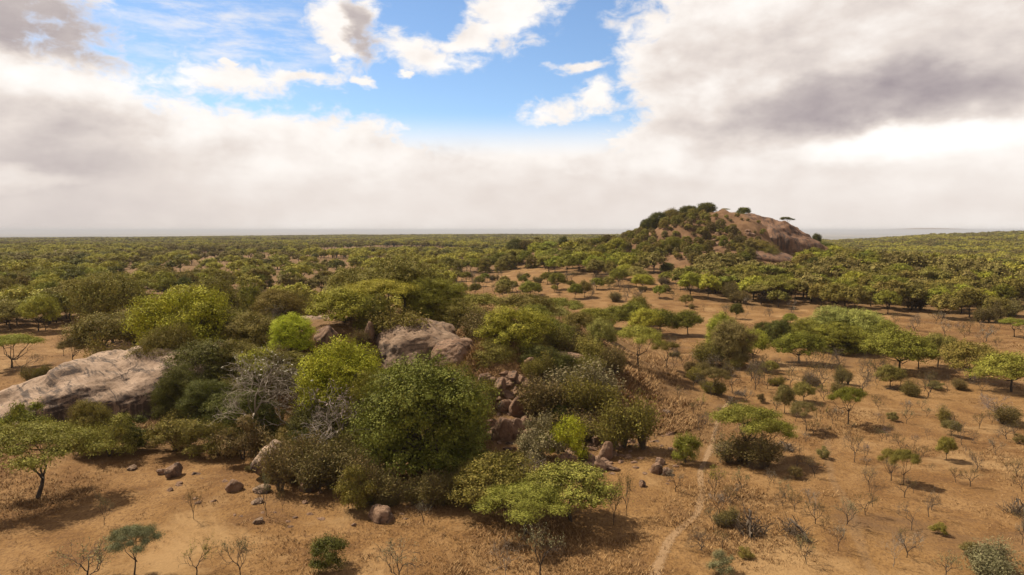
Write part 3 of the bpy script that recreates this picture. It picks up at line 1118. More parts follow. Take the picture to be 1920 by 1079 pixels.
def rock_shape(seed, dims, sub=4, rough=0.16, cuts=7, power=1.0):
    rng = np.random.default_rng(seed)
    v, f = ICO[sub]
    v = v.copy()
    v = np.sign(v) * np.abs(v) ** power
    for _ in range(cuts):                       # flat broken faces
        n = rng.normal(size=3)
        n /= np.linalg.norm(n)
        d = rng.uniform(0.55, 0.85)
        s = v @ n
        v = v - np.where(s > d, (s - d) * 0.9, 0)[:, None] * n
    q = v * 1.6 + seed * 3.1
    v = v * (1 + rough * fbm(q[:, 0], q[:, 1], q[:, 2], seed=seed, octv=5, gain=0.55))[:, None]
    return v * np.asarray(dims), f


def rock(name, px, py, wpx, hpx, label, seed, m=None, D=None, depth=0.9, tilt=0.0, rot=None, cat='boulder', group=None, sink=0.3, cuts=7):
    """a stone whose foot is seen at (px, py)"""
    if D is None:
        p, t = hit(px, py)
    else:
        d = pix_dir(px, py) * D
        p, t = np.array([d[0], d[1], H(d[0], d[1])]), D
    w, h = wpx * t / F, hpx * t / F
    v, f = rock_shape(seed, (w * 0.55, w * 0.5 * depth, h * 0.5 * (1 + sink) * 1.05), sub=4 if wpx > 12 else 3, cuts=cuts)
    v[:, 2] += h * 0.5 * (1 - sink)
    me = tri_mesh(name, v, f, m or M_ROCK, smooth=False if wpx < 20 else True)
    o = new_obj(name, me)
    o.location = (p[0], p[1] + w * 0.3 * depth, H(p[0], p[1] + w * 0.3 * depth) - 0.03 - h * 0.10)
    o.rotation_euler = (tilt * 0.3, tilt, seed * 1.7 if rot is None else rot)
    tag(o, label, cat, group)
    PLACED.append((o.location.x, o.location.y, w * 0.5))
    return o


def outcrop(name, label, center, radii, rotz, m, seed, power=0.8, rough=0.10, tilt=(0, 0), ledge=0.0, freq=1.0, flute=0.0):
    """a big bare rock back: superellipsoid with steps, hollows and exfoliation edges"""
    v, f = ICO[6]
    v = np.sign(v) * np.abs(v) ** power
    r = np.asarray(radii, float)
    q = v * r
    n1 = fbm(q[:, 0] / 7 * freq, q[:, 1] / 7 * freq, q[:, 2] / 7 * freq, seed=seed, octv=5, gain=0.5)
    n2 = vnoise(q[:, 0] / 2.2 * freq, q[:, 1] / 5.0 * freq, q[:, 2] / 3.0 * freq, seed=seed + 5)
    ter = (np.floor((n1 * 1.5 + q[:, 2] / r[2]) * 3) / 3 - (n1 * 1.5 + q[:, 2] / r[2]))
    nl = v / (np.linalg.norm(v, axis=1)[:, None] + 1e-9)
    q = q + nl * (n1 * rough * r.min() * 1.6 + n2 * 0.10 * min(1, r.min() / 5) + ter * ledge * r.min() * 0.35
                   + flute * fbm(q[:, 0] / 4.5, q[:, 1] / 4.5, q[:, 2] / 40.0, seed=seed + 9, octv=3) * np.clip(1.3 - np.abs(nl[:, 2]) * 1.3, 0, 1))[:, None]
    me = tri_mesh(name, q, f, m)
    o = new_obj(name, me)
    o.location = center
    o.rotation_euler = (tilt[0], tilt[1], rotz)
    tag(o, label, 'rock outcrop')
    return o


def at(px, py, t):
    d = pix_dir(px, py) * t
    return np.array([d[0], d[1], CAM[2] + d[2]])


c = at(165, 745, 97)
outcrop("granite_slab", "long bare grey granite slab sloping out of bushes, dark streaks on its steep end", (c[0] + 1, c[1] + 3, -1.5), (22.5, 12.5, 7.6), 0.16, M_GRANITE, 3, 0.80, 0.12, tilt=(0.0, -0.245), ledge=0.2)
c = at(782, 668, 106)
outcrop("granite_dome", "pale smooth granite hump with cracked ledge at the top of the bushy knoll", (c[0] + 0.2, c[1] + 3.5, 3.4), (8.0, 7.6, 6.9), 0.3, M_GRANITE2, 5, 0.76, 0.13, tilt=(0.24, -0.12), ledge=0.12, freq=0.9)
c = at(852, 672, 101)
outcrop("overhanging_boulder", "rounded brown boulder overhanging a dark cleft, against the pale granite hump", (c[0], c[1] + 2.4, 5.4), (3.5, 3.2, 3.6), 0.9, M_ROCK, 8, 0.85, 0.12, ledge=0.1, freq=1.8)
c = at(1452, 452, 398)
outcrop("granite_cliff", "bare brown granite cliff with dark vertical streaks on the round hill", (140.5, 400, 4), (26, 43, 28.2), 0.22, M_CLIFF, 12, 0.80, 0.07, tilt=(0.0, 0.16), ledge=0.05, freq=0.7, flute=1.5)
c = at(1440, 500, 330)
outcrop("granite_slab", "low bare tan granite slab at the foot of the round rocky hill", (c[0] + 1, c[1], H(c[0], c[1]) + 0.3), (12.5, 8, 2.3), -0.1, M_CLIFF, 14, 0.9, 0.08, tilt=(0.27, 0.13), freq=0.8)
c = at(118, 468, 640)
outcrop("rocky_knoll", "small bare brown rock knoll rising from the far woodland", (c[0], c[1], H(c[0], c[1])), (17, 12, 7.5), 0.1, M_CLIFF, 15, 0.95, 0.08, freq=0.8)
c = at(1062, 655, 100)
outcrop("rock_ledge", "flat layered brown rock ledge among shrubs above the gravel slope", (c[0], c[1] + 1.5, H(c[0], c[1] + 1.5)), (3.4, 2.2, 1.5), 0.1, M_ROCK, 18, 0.8, 0.12, ledge=0.3, freq=2)
c = at(600, 575, 124)
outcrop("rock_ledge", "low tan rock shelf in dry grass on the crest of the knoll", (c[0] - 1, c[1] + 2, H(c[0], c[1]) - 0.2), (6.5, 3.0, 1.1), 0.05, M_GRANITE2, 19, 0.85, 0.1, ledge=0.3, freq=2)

ROCKS = [
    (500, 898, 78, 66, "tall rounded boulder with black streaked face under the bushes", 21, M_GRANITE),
    (711, 980, 44, 30, "single grey slanting boulder in front of the shaded bushes", 22, M_ROCK),
    (322, 896, 34, 26, "tan angular rock beside the dead stump", 23, M_ROCK),
    (300, 890, 18, 14, "small grey rock against the tan angular rock", 24, M_ROCK),
    (246, 882, 20, 9, "flat pale stone alone on the orange earth under the slab", 25, M_GRANITE2),
    (492, 925, 34, 13, "flat whitish stone just below the streaked boulder", 26, M_GRANITE2),
    (480, 946, 24, 9, "thin whitish stone below the flat one at the streaked boulder", 27, M_GRANITE2),
    (486, 982, 20, 14, "round pale stone standing clear on the earth", 28, M_GRANITE2),
    (572, 922, 36, 28, "brown broken rock half under the dry shrubs", 29, M_ROCK),
    (437, 922, 30, 22, "low tan rock facing the streaked boulder", 30, M_ROCK),
    (605, 910, 30, 26, "dark rock in the shade of the dry shrubs", 31, M_ROCK),
    (940, 828, 42, 46, "large reddish block at the foot of the rock chute", 32, M_ROCK),
    (968, 822, 30, 40, "upright block wedged beside the large reddish block", 33, M_ROCK),
    (985, 806, 26, 26, "pinkish block above the upright wedged block", 34, M_ROCK),
    (918, 806, 26, 20, "squat block left of the large reddish block", 35, M_ROCK),
    (972, 776, 40, 36, "rounded grey boulder halfway up the rock chute", 36, M_ROCK),
    (946, 772, 26, 22, "dark block behind the rounded grey boulder of the chute", 37, M_ROCK),
    (938, 736, 30, 24, "brown block with a pale dead branch across it", 38, M_ROCK),
    (1000, 700, 28, 26, "tan boulder at the head of the rock chute", 39, M_ROCK),
    (962, 720, 26, 20, "dark boulder just under the head of the chute", 40, M_ROCK),
    (905, 720, 22, 16, "small tan rock at the base of the dark cleft", 41, M_ROCK),
    (1104, 868, 32, 24, "pink slab topmost in the rubble heap at the slope foot", 42, M_ROCK),
    (1136, 862, 30, 34, "upright pink rock in the rubble heap at the slope foot", 43, M_ROCK),
    (1085, 850, 26, 20, "brown rock tucked against the half yellow shrub", 44, M_ROCK),
    (1118, 836, 26, 22, "brown rock behind the pink slab of the rubble heap", 45, M_ROCK),
    (1150, 840, 20, 14, "small rock on the upper edge of the rubble heap", 46, M_ROCK),
    (1126, 884, 26, 20, "lowest brown rock of the rubble heap", 47, M_ROCK),
    (1068, 878, 34, 30, "tall grey rock behind the bright green acacia", 48, M_ROCK),
    (1232, 888, 26, 22, "reddish rock near the footpath by the whitish sapling", 49, M_ROCK),
    (1252, 892, 20, 16, "smaller rock beside the reddish one near the footpath", 50, M_ROCK),
    (1238, 872, 22, 14, "flat rock behind the reddish one near the footpath", 51, M_ROCK),
    (1205, 914, 16, 13, "round tan stone alone between rubble and footpath", 52, M_ROCK),
    (1250, 778, 16, 10, "pale stone alone on the gravel slope", 53, M_GRANITE2),
    (1210, 800, 26, 20, "brown rock under the dry shrub on the gravel slope", 54, M_ROCK),
    (1048, 690, 26, 18, "brown rock beneath the layered ledge", 55, M_ROCK),
    (1115, 702, 26, 20, "dark red rock at the top of the gravel slope", 56, M_ROCK),
    (125, 697, 26, 14, "dark rock lying on the upper rim of the long slab", 57, M_ROCK),
    (247, 665, 24, 12, "dark rock on the rim of the long slab near the trees", 58, M_ROCK),
    (610, 648, 44, 34, "dark rounded rock in tawny grass on the knoll", 59, M_ROCK),
    (690, 640, 30, 40, "tan upright rock beside the pale hump", 60, M_ROCK),
    (880, 745, 16, 40, "narrow tan rock post in the dark cleft", 61, M_ROCK),
    (1480, 838, 10, 7, "tiny white stone near the low branch of the umbrella acacia", 62, M_GRANITE2),
]
for q in ROCKS:
    rock('boulder' if q[2] >= 22 else 'stone', q[0], q[1], q[2], q[3], q[4], q[5], q[6], cat='boulder' if q[2] >= 22 else 'stone', depth=0.75 + 0.3 * ((q[5] * 7) % 5) / 5, tilt=0.25 * math.sin(q[5] * 2.3))

# loose rocks tumbled down the chute and the gravel slope: small, alike
POOL = []
for s in range(6):
    v, f = rock_shape(200 + s, (0.5, 0.42, 0.34), sub=3, cuts=9, rough=0.14)
    POOL.append(tri_mesh("stone", v, f, M_ROCK, smooth=False))


def loose(n, poly, smin, smax, label, group, seed):
    rng = np.random.default_rng(seed)
    xs = [p[0] for p in poly]
    ys = [p[1] for p in poly]
    k = 0
    while k < n:
        px, py = rng.uniform(min(xs), max(xs)), rng.uniform(min(ys), max(ys))
        if not in_poly(np.array([px]), np.array([py]), poly)[0]:
            continue
        p, t = hit(px, py)
        o = bpy.data.objects.new("stone", POOL[rng.integers(6)])
        COL.objects.link(o)
        s = rng.uniform(smin, smax) * (1.6 if rng.random() < 0.12 else 1)
        o.scale = (s, s, s * rng.uniform(0.6, 1.1))
        o.location = (p[0], p[1], p[2] - 0.04 * s)
        o.rotation_euler = (rng.uniform(-0.4, 0.4), rng.uniform(-0.4, 0.4), rng.uniform(0, 6.28))
        tag(o, label, 'stone', group)
        k += 1


loose(95, [(895, 700), (1000, 690), (1010, 790), (985, 850), (900, 840), (915, 770)], 0.7, 2.0, "broken brown rock tumbled in the steep chute between the bushes", "rocks in the chute", 1)
loose(95, [(1050, 815), (1150, 812), (1185, 850), (1150, 895), (1050, 890)], 0.6, 1.9, "pinkish rubble rock around the heap at the slope foot", "rubble at the slope foot", 2)
loose(56, [(1115, 690), (1200, 700), (1275, 780), (1270, 910), (1190, 900), (1150, 770)], 0.35, 0.95, "small pale stone scattered down the gravel slope", "stones on the gravel slope", 3)
loose(40, [(560, 905), (300, 880), (240, 880), (450, 990), (560, 990), (800, 1000), (800, 930)], 0.3, 0.8, "small stone on the orange earth below the shaded bushes", "stones below the knoll", 4)
loose(26, [(1320, 440), (1420, 420), (1400, 510), (1330, 480)], 1.5, 4.0, "brown block on the bare flank of the round hill", "blocks on the hill flank", 5)

# ------------------------------------------------------------------ plants one by one
W_ = (0.29, 0.25, 0.205)      # bleached wood
TREES = [
    # the knoll
    ('leafy_tree', 345, 544, 165, YG, "big rounded yellow-green tree crowning the knoll above the long slab", dict(D=108)),
    ('leafy_tree', 430, 580, 120, OL, "olive tree directly beside the big yellow-green crown", dict(D=112)),
    ('leafy_tree', 312, 612, 100, OL, "olive tree in front of the big yellow-green crown", dict(D=100)),
    ('leafy_tree', 385, 640, 140, DG, "dark tree overhanging the steep end of the long slab", dict(D=96)),
    ('leafy_tree', 478, 590, 110, OL, "dull olive tree between the two yellow-green crowns of the knoll", dict(D=108)),
    ('leafy_tree', 545, 590, 78, YG, "small bright yellow-green tree on the tawny grass of the knoll", dict(D=101)),
    ('leafy_tree', 640, 640, 158, YG, "bright yellow-green domed tree in the middle of the knoll front", dict(D=84)),
    ('leafy_tree', 797, 676, 222, DM, "largest tree, dense deep green, its crown down to the ground", dict(base=893)),
    ('leafy_tree', 690, 700, 90, LG, "green tree joining the domed yellow-green tree and the largest tree", dict(D=80)),
    ('leafy_tree', 860, 690, 120, OL, "olive tree crowded against the flank of the largest tree", dict(D=80)),
    ('bare_tree', 478, 655, 195, GY, "grey leafless tree with wide crooked branches on the knoll front", dict(D=82, twig=W_, variant=0)),
    ('shrub', 490, 652, 75, LG, "pale leafy top showing behind the wide leafless tree", dict(D=93)),
    ('bare_tree', 640, 715, 150, GY, "grey tangle of leafless branches under the yellow-green dome", dict(D=77, twig=(0.30, 0.26, 0.23), variant=1)),
    ('bare_tree', 545, 735, 110, GY, "thin leafless tree between the two larger leafless ones", dict(D=80, twig=(0.25, 0.21, 0.18), variant=2)),
    ('leafy_tree', 455, 735, 130, DG, "dark tree in the shade below the wide leafless tree", dict(D=84)),
    ('leafy_tree', 385, 715, 90, DG, "dark tree at the foot of the streaked slab end", dict(D=86)),
    ('leafy_tree', 590, 760, 110, DG, "dark tree behind the grey tangle of branches", dict(D=81)),
    ('savanna_tree', 195, 590, 120, OL, "olive tree with thin loose crown past the head of the long slab", dict(D=128)),
    ('savanna_tree', 250, 580, 100, OL, "olive tree just past the big yellow-green crown", dict(D=135)),
    ('savanna_tree', 205, 514, 120, OL, "tall loose olive tree standing over the woods past the slab", dict(D=150)),
    ('savanna_tree', 390, 520, 100, OL, "tall thin olive tree rising past the big yellow-green crown", dict(D=165)),
    ('thorn_bush', 215, 640, 70, OL, "green bush at the upper rim of the long slab", dict(D=108)),
    ('thorn_bush', 212, 650, 40, BR, "small brown bush on the rim of the long slab", dict(D=104)),
    ('savanna_tree', 645, 540, 118, LG, "spreading light green tree on the crest above the dark gully", dict(D=113)),
    ('acacia_tree', 722, 524, 135, LG, "wide flat-topped acacia in layers on the crest of the knoll", dict(D=118)),
    ('savanna_tree', 757, 480, 140, OL, "broad olive spreading tree, tallest on the crest of the knoll", dict(D=126)),
    ('savanna_tree', 665, 502, 110, OL, "olive tree behind the spreading trees of the crest", dict(D=134)),
    ('leafy_tree', 812, 524, 98, MG, "round green tree at the head of the pale hump", dict(D=120)),
    ('thorn_bush', 752, 566, 105, OL, "wide olive bush leaning over the pale hump", dict(D=110)),
    ('thorn_bush', 905, 585, 105, BR, "brownish loose bush beside the overhanging boulder", dict(D=106)),
    ('leafy_tree', 965, 578, 120, LG, "tall yellowish tree to the side of the rock chute", dict(D=104)),
    ('leafy_tree', 1030, 600, 80, MG, "green tree between the yellowish tree and the rock ledge", dict(D=108)),
    ('leafy_tree', 930, 640, 90, OL, "olive tree over the head of the rock chute", dict(D=101)),
    ('leafy_tree', 1010, 650, 90, DG, "dark tree below the yellowish tree by the chute", dict(D=99)),
    ('savanna_tree', 1045, 576, 56, PG, "rounded tree with pale creamy blossom-like top past the knoll", dict(D=150)),
    ('savanna_tree', 985, 552, 110, OL, "spreading olive tree past the end of the knoll", dict(D=140)),
    ('savanna_tree', 900, 552, 90, OL, "olive tree past the brownish loose bush", dict(D=135)),
    ('acacia_tree', 1045, 560, 90, AC, "flat olive-green acacia past the creamy topped tree", dict(D=170)),
    ('thorn_bush', 1072, 676, 120, GG, "large grey-green feathery bush above the gravel slope", dict(D=93)),
    ('thorn_bush', 1105, 700, 90, OL, "olive feathery bush hanging over the gravel slope", dict(D=88)),
    ('thorn_bush', 1020, 710, 80, BR, "dry brown bush next to the rock chute", dict(D=88)),
    ('thorn_bush', 1168, 742, 88, OL, "dull olive bush standing alone on the gravel slope", dict(base=838)),
    ('thorn_bush', 1080, 770, 110, BR, "dry brown scrub bush behind the half yellow shrub", dict(D=84)),
    ('shrub', 1015, 780, 80, GG, "grey-leaved half of the shrub beside the rubble heap", dict(base=862)),
    ('shrub', 1058, 782, 72, YG, "bright yellow half of the shrub beside the rubble heap", dict(base=866)),
    ('thorn_bush', 885, 712, 80, MG, "green bush at the base of the dark cleft", dict(D=92)),
    ('thorn_bush', 1060, 620, 80, BR, "brown bush over the layered rock ledge", dict(D=106)),
    ('savanna_tree', 1085, 640, 60, OL, "olive tree behind the layered rock ledge", dict(D=112)),
    ('shrub', 560, 545, 70, OL, "low olive shrub on the far edge of the knoll crest", dict(D=150)),
    ('shrub', 463, 530, 55, MG, "round fresh green shrub past the knoll", dict(D=190)),
    ('leafy_tree', 520, 545, 90, OL, "olive tree at the far edge of the knoll beside the tan rock shelf", dict(D=138)),
    ('leafy_tree', 860, 562, 90, OL, "olive tree between the pale hump and the brownish loose bush", dict(D=118)),
    ('leafy_tree', 700, 555, 70, MG, "green tree under the layered acacia of the crest", dict(D=112)),
    ('leafy_tree', 1000, 575, 90, MG, "green tree rising behind the yellowish tree of the chute", dict(D=118)),
    ('leafy_tree', 330, 690, 80, DG, "dark tree in front of the steep slab end", dict(D=88)),
    ('leafy_tree', 530, 660, 90, OL, "dull olive tree behind the wide leafless tree", dict(D=94)),
    ('leafy_tree', 745, 690, 90, LG, "light green tree top directly below the pale hump", dict(D=84)),
    ('leafy_tree', 440, 640, 90, OL, "olive tree between dark slab tree and wide leafless tree", dict(D=97)),
    # foot of the knoll
    ('acacia_tree', 62, 798, 205, AC, "umbrella acacia with leaning trunk at the edge of the view below the slab", dict(D=64, lean=0.10, variant=1)),
    ('shrub', 42, 756, 82, MG, "round bush against the lower end of the long slab", dict(D=82)),
    ('leafy_tree', 172, 752, 70, OL, "slender olive tree before the middle of the long slab", dict(base=850)),
    ('shrub', 205, 780, 95, OL, "olive bush below the slender tree at the slab", dict(base=856)),
    ('shrub', 245, 778, 70, DG, "dark bush below the streaked slab end", dict(base=840)),
    ('shrub', 328, 786, 90, OL, "olive bush below the dark tree of the slab", dict(base=846)),
    ('shrub', 395, 785, 90, OL, "dull bush between slab and streaked boulder", dict(base=850)),
    ('shrub', 455, 780, 90, BR, "brownish bush above the streaked boulder", dict(base=862)),
    ('thorn_bush', 545, 810, 110, BR, "brown dry bush beside the streaked boulder", dict(base=905)),
    ('thorn_bush', 620, 830, 110, BR, "brown dry bush in the shade below the grey tangle", dict(base=915)),
    ('thorn_bush', 690, 850, 90, BR, "dark dry bush at the foot of the largest tree", dict(base=930)),
    ('shrub', 672, 872, 70, OL, "olive shrub in shade before the largest tree", dict(base=955)),
    ('thorn_bush', 775, 880, 100, BR, "low brown scrub under the crown of the largest tree", dict(base=945)),
    ('thorn_bush', 860, 880, 80, BR, "brown scrub between the largest tree and the olive acacia", dict(base=940)),
    ('savanna_tree', 938, 852, 150, OL, "olive acacia, duller half of the pair before the rubble heap", dict(base=950)),
    ('savanna_tree', 1070, 872, 165, AC, "bright green acacia, brighter half of the pair before the rubble heap", dict(base=978)),
    ('acacia_tree', 985, 912, 155, AC, "low green acacia between the pair before the rubble heap", dict(base=1002, variant=1)),
    ('bare_tree', 1010, 850, 110, GY, "grey twiggy tree behind the bright green acacia", dict(base=945, twig=W_, variant=3)),
    # bottom edge
    ('sapling', 160, 1005, 105, GG, "grey-green slanting little tree low on the orange earth", dict(base=1090, lean=0.18, variant=3)),
    ('acacia_tree', 252, 985, 84, GG, "taller grey-green acacia next to the slanting little tree", dict(base=1078, variant=1)),
    ('sapling', 370, 1005, 62, OL, "olive sapling with airy crown on the orange earth", dict(base=1078, variant=1)),
    ('sapling', 452, 992, 56, GG, "grey-green upright sapling next to the airy olive one", dict(base=1080, variant=2)),
    ('shrub', 614, 1005, 72, DG, "dark low shrub on the bare orange earth", dict(base=1064)),
    ('sapling', 750, 1008, 90, GG, "grey-green wispy sapling on the earth before the slanting boulder", dict(base=1090)),
    ('sapling', 1012, 975, 80, GG, "silvery sapling under the low green acacia", dict(base=1082, variant=3, twig=W_)),
    ('bare_tree', 950, 1000, 66, GY, "short silvery leafless tree with bent trunk by the silvery sapling", dict(base=1085, twig=W_, variant=3)),
    ('sapling', 195, 918, 30, GG, "silvery sapling between slab and the slanting little tree", dict(base=985, variant=0)),
    ('sapling', 363, 910, 26, BR, "twin-stemmed bare sapling on the orange earth", dict(base=974, variant=3)),
    ('sapling', 500, 878, 32, GG, "sapling in front of the streaked boulder", dict(base=968, variant=4)),
    ('sapling', 530, 905, 16, BR, "short bare sapling near the streaked boulder", dict(base=960, variant=1)),
    ('sapling', 1150, 895, 34, BR, "thin bare sapling by the bright green acacia", dict(base=985, variant=0)),
    ('sapling', 1176, 872, 34, BR, "taller thin bare sapling between acacia and footpath", dict(base=967, variant=2)),
    ('sapling', 1266, 868, 36, GY, "whitish sapling by the reddish rocks at the footpath", dict(base=922, variant=1, twig=W_)),
    ('sapling', 795, 935, 24, GY, "pale twiggy sapling behind the slanting boulder", dict(base=985, variant=3, twig=W_)),
    # along the path
    ('shrub', 1285, 813, 52, MG, "compact round green bush right beside the footpath", dict(base=868)),
    ('acacia_tree', 1400, 762, 118, AC, "umbrella acacia by the footpath, tilted over a dark thicket", dict(base=866, lean=0.06, variant=2)),
    ('acacia_tree', 1440, 786, 78, AC, "lower shoulder of the umbrella acacia by the footpath", dict(base=858, variant=0)),
    ('thorn_bush', 1408, 812, 92, BR, "dark thicket beneath the umbrella acacia by the footpath", dict(base=868)),
    ('bare_tree', 1352, 824, 44, GY, "grey twiggy bush between footpath and umbrella acacia", dict(base=868, twig=W_, variant=3)),
    ('brush_heap', 1470, 822, 46, GY, "fallen grey branch lying off the umbrella acacia", dict(base=842)),
    ('sapling', 1340, 866, 38, LG, "small light green tree on a thin stem near the footpath", dict(base=933, variant=4)),
    ('sapling', 1388, 870, 34, GG, "small grey-green tree on a thin stem near the footpath", dict(base=926, variant=1)),
    ('sapling', 1443, 876, 20, GY, "whitish low sapling below the umbrella acacia", dict(base=912, variant=2, twig=W_)),
    ('brush_heap', 1408, 948, 72, GY, "heap of dead brush with a dark bent log", dict(base=998)),
    ('thorn_bush', 1362, 955, 40, BR, "dry brown bush beside the heap of dead brush", dict(base=985)),
    ('brush_heap', 1490, 962, 70, BR, "arching dry brush between the dead heap and the whitish saplings", dict(base=1002)),
    ('sapling', 1500, 995, 26, BR, "bare sapling standing before the arching dry brush", dict(base=1033, variant=0)),
    ('bare_tree', 1527, 920, 40, GY, "whitish bare little tree above the arching dry brush", dict(base=965, twig=W_, variant=3)),
    ('sapling', 1490, 915, 30, BR, "brown bare sapling beside the whitish bare little tree", dict(base=960, variant=2)),
    ('sapling', 1588, 932, 54, GG, "dense silvery grey-green little tree on open ground", dict(base=985, variant=3, twig=W_)),
    ('sapling', 1572, 970, 34, GY, "pale sapling directly before the silvery grey-green little tree", dict(base=1033, variant=1)),
    ('sapling', 1545, 960, 16, BR, "leafless stick sapling before the silvery little tree", dict(base=1000, variant=0)),
    ('bare_tree', 1636, 873, 44, GY, "tall grey leafless tree with shrub at its foot on open ground", dict(base=950, variant=3)),
    ('bare_tree', 1602, 806, 40, BR, "dark leafless tree alone on the open ground", dict(base=867, variant=2)),
    ('acacia_tree', 1671, 843, 40, OL, "thin olive acacia, shorter one of the pair on open ground", dict(base=902, variant=0)),
    ('acacia_tree', 1694, 842, 44, OL, "thin olive acacia, taller one of the pair on open ground", dict(base=909, variant=1)),
    ('acacia_tree', 1590, 726, 56, MG, "dark green umbrella tree with funnel shape alone on open ground", dict(base=796, variant=2)),
    ('acacia_tree', 1512, 752, 48, BR, "leaning dark acacia up the slope from the footpath", dict(base=808, lean=-0.2, variant=1)),
    ('sapling', 1533, 765, 20, BR, "little dark tree right beside the leaning dark acacia", dict(base=802, variant=1)),
    ('savanna_tree', 1471, 722, 34, BR, "brown upright tree above the leaning dark acacia", dict(base=775)),
    ('sapling', 1455, 735, 22, BR, "bare sapling beside the brown upright tree", dict(base=774, variant=0)),
    ('savanna_tree', 1507, 716, 40, OL, "olive tree behind the leaning dark acacia", dict(base=754)),
    ('sapling', 1551, 762, 12, MG, "tiny green sapling between leaning acacia and umbrella tree", dict(base=787, variant=4)),
    ('sapling', 1545, 718, 36, OL, "spreading olive sapling behind the tiny green one", dict(base=752, variant=3)),
    ('savanna_tree', 1774, 819, 32, OL, "small olive tree on the open ground at its widest", dict(base=863)),
    ('savanna_tree', 1783, 788, 30, BR, "brown small tree behind the small olive one", dict(base=817)),
    ('bare_tree', 1803, 784, 40, GY, "bare grey tree beside the brown small one", dict(base=835, variant=3)),
    ('thorn_bush', 1768, 762, 26, OL, "olive bush uphill from the brown small tree", dict(base=792)),
    ('bare_tree', 1872, 738, 66, GY, "purplish grey leafless thicket under the last big tree", dict(base=790, variant=1, twig=(0.2, 0.155, 0.14))),
    ('thorn_bush', 1885, 760, 50, BR, "brown bush in the leafless thicket under the last big tree", dict(base=793)),
    ('bare_tree', 1741, 912, 36, GY, "slim grey leafless tree low on the open ground", dict(base=970, variant=2)),
    ('bare_tree', 1676, 1000, 42, GY, "silvery crooked tree with two stems near the lower edge", dict(base=1064, variant=3, twig=W_)),
    ('shrub', 1760, 980, 24, OL, "little dark shrub alone low on the open ground", dict(base=1002)),
    ('sapling', 1775, 1028, 54, GG, "silvery feathery sapling at the lower edge", dict(base=1085)),
    ('thorn_bush', 1866, 1026, 92, GG, "wide grey-green brushy shrub at the lower edge corner", dict(base=1082)),
    ('shrub', 1353, 1036, 46, GG, "grey-green ragged shrub at the lower edge", dict(base=1075)),
    ('shrub', 1398, 1028, 30, OL, "flat little shrub above the ragged one at the lower edge", dict(base=1044)),
    ('brush_heap', 1910, 930, 50, GY, "dead fallen bough at the edge of the open ground", dict(base=962)),
    ('sapling', 1916, 968, 26, GY, "thin grey sapling below the dead fallen bough", dict(base=1022, variant=2)),
    ('sapling', 1748, 868, 14, BR, "stunted bare sapling before the small olive tree", dict(base=882, variant=1)),
    ('sapling', 1888, 865, 14, BR, "stunted bare sapling far along the open ground", dict(base=882, variant=2)),
    ('shrub', 1755, 715, 30, BR, "brown low shrub between thorn scrub and the big tree row", dict(base=730)),
    ('bare_tree', 1312, 770, 26, BR, "bare little tree beside the upper footpath", dict(base=825, variant=2)),
    ('sapling', 1314, 735, 20, LG, "light leaning sapling on the slope above the footpath", dict(base=772, variant=1)),
    ('sapling', 1274, 718, 18, BR, "leaning bare sapling on the slope above the footpath", dict(base=754, variant=3)),
    ('brush_heap', 1372, 742, 30, BR, "dead fallen branch at the top of the footpath", dict(base=758)),
    ('acacia_tree', 1340, 690, 42, BR, "dark forked acacia at the top of the footpath", dict(base=742, variant=2)),
    ('savanna_tree', 1293, 678, 22, BR, "small leaning brown tree uphill of the footpath", dict(base=708)),
    # big trees of the middle distance
    ('acacia_tree', 1197, 612, 88, AC, "spreading acacia with stout dark forked trunk on the bare slope", dict(base=690, variant=1)),
    ('savanna_tree', 1130, 604, 50, PG, "pale green round tree behind the stout forked acacia", dict(base=668)),
    ('acacia_tree', 1250, 640, 44, OL, "small flat acacia next to the stout forked one", dict(base=690, variant=0)),
    ('thorn_bush', 1145, 650, 46, BR, "brown bush at the foot of the pale green round tree", dict(base=700)),
    ('leafy_tree', 1350, 594, 56, LG, "light green tree half hidden by the tall brown bush", dict(base=662)),
    ('leafy_tree', 1365, 608, 64, BR, "tall brown-green bushy tree on the near side of the clearing", dict(base=685)),
    ('thorn_bush', 1335, 640, 54, OL, "low olive bush at the side of the tall brown bushy tree", dict(base=688)),
    ('savanna_tree', 1412, 624, 52, LG, "yellowish tree leaning from the tall brown bushy tree", dict(base=680)),
    ('leafy_tree', 1430, 604, 30, DG, "small dark tree at the head of the big tree row", dict(base=642)),
    ('leafy_tree', 1462, 606, 46, DG, "dark tree second in the big tree row", dict(base=648)),
    ('savanna_tree', 1498, 627, 72, MG, "domed green tree standing out in front of the big tree row", dict(base=682)),
    ('leafy_tree', 1512, 604, 56, MG, "green tree behind the domed one of the big tree row", dict(base=650)),
    ('leafy_tree', 1562, 582, 76, PG, "pale flowering tree highest in the big tree row", dict(base=650)),
    ('leafy_tree', 1575, 612, 84, MG, "wide green tree below the highest flowering tree of the row", dict(base=660)),
    ('leafy_tree', 1618, 588, 72, PG, "pale flowering tree beside the highest one of the row", dict(base=655)),
    ('leafy_tree', 1652, 606, 70, MG, "green tree with lit rim midway in the big tree row", dict(base=660)),
    ('savanna_tree', 1686, 625, 92, MG, "broad dark-bellied tree with stout trunk in the big tree row", dict(base=698)),
    ('savanna_tree', 1722, 640, 60, MG, "green tree pressed against the broad dark-bellied one", dict(base=692)),
    ('savanna_tree', 1758, 632, 62, OL, "olive tree with forked trunk in the big tree row", dict(base=688)),
    ('savanna_tree', 1818, 648, 86, OL, "large domed olive tree on a thick trunk in the row", dict(base=713)),
    ('savanna_tree', 1896, 668, 92, AC, "last big green tree of the row at the edge of the view", dict(base=735)),
    ('acacia_tree', 1902, 597, 44, MG, "flat round acacia alone on the straw clearing", dict(base=632)),
    ('savanna_tree', 1482, 588, 28, MG, "round green bush-like tree alone on the clearing", dict(base=607)),
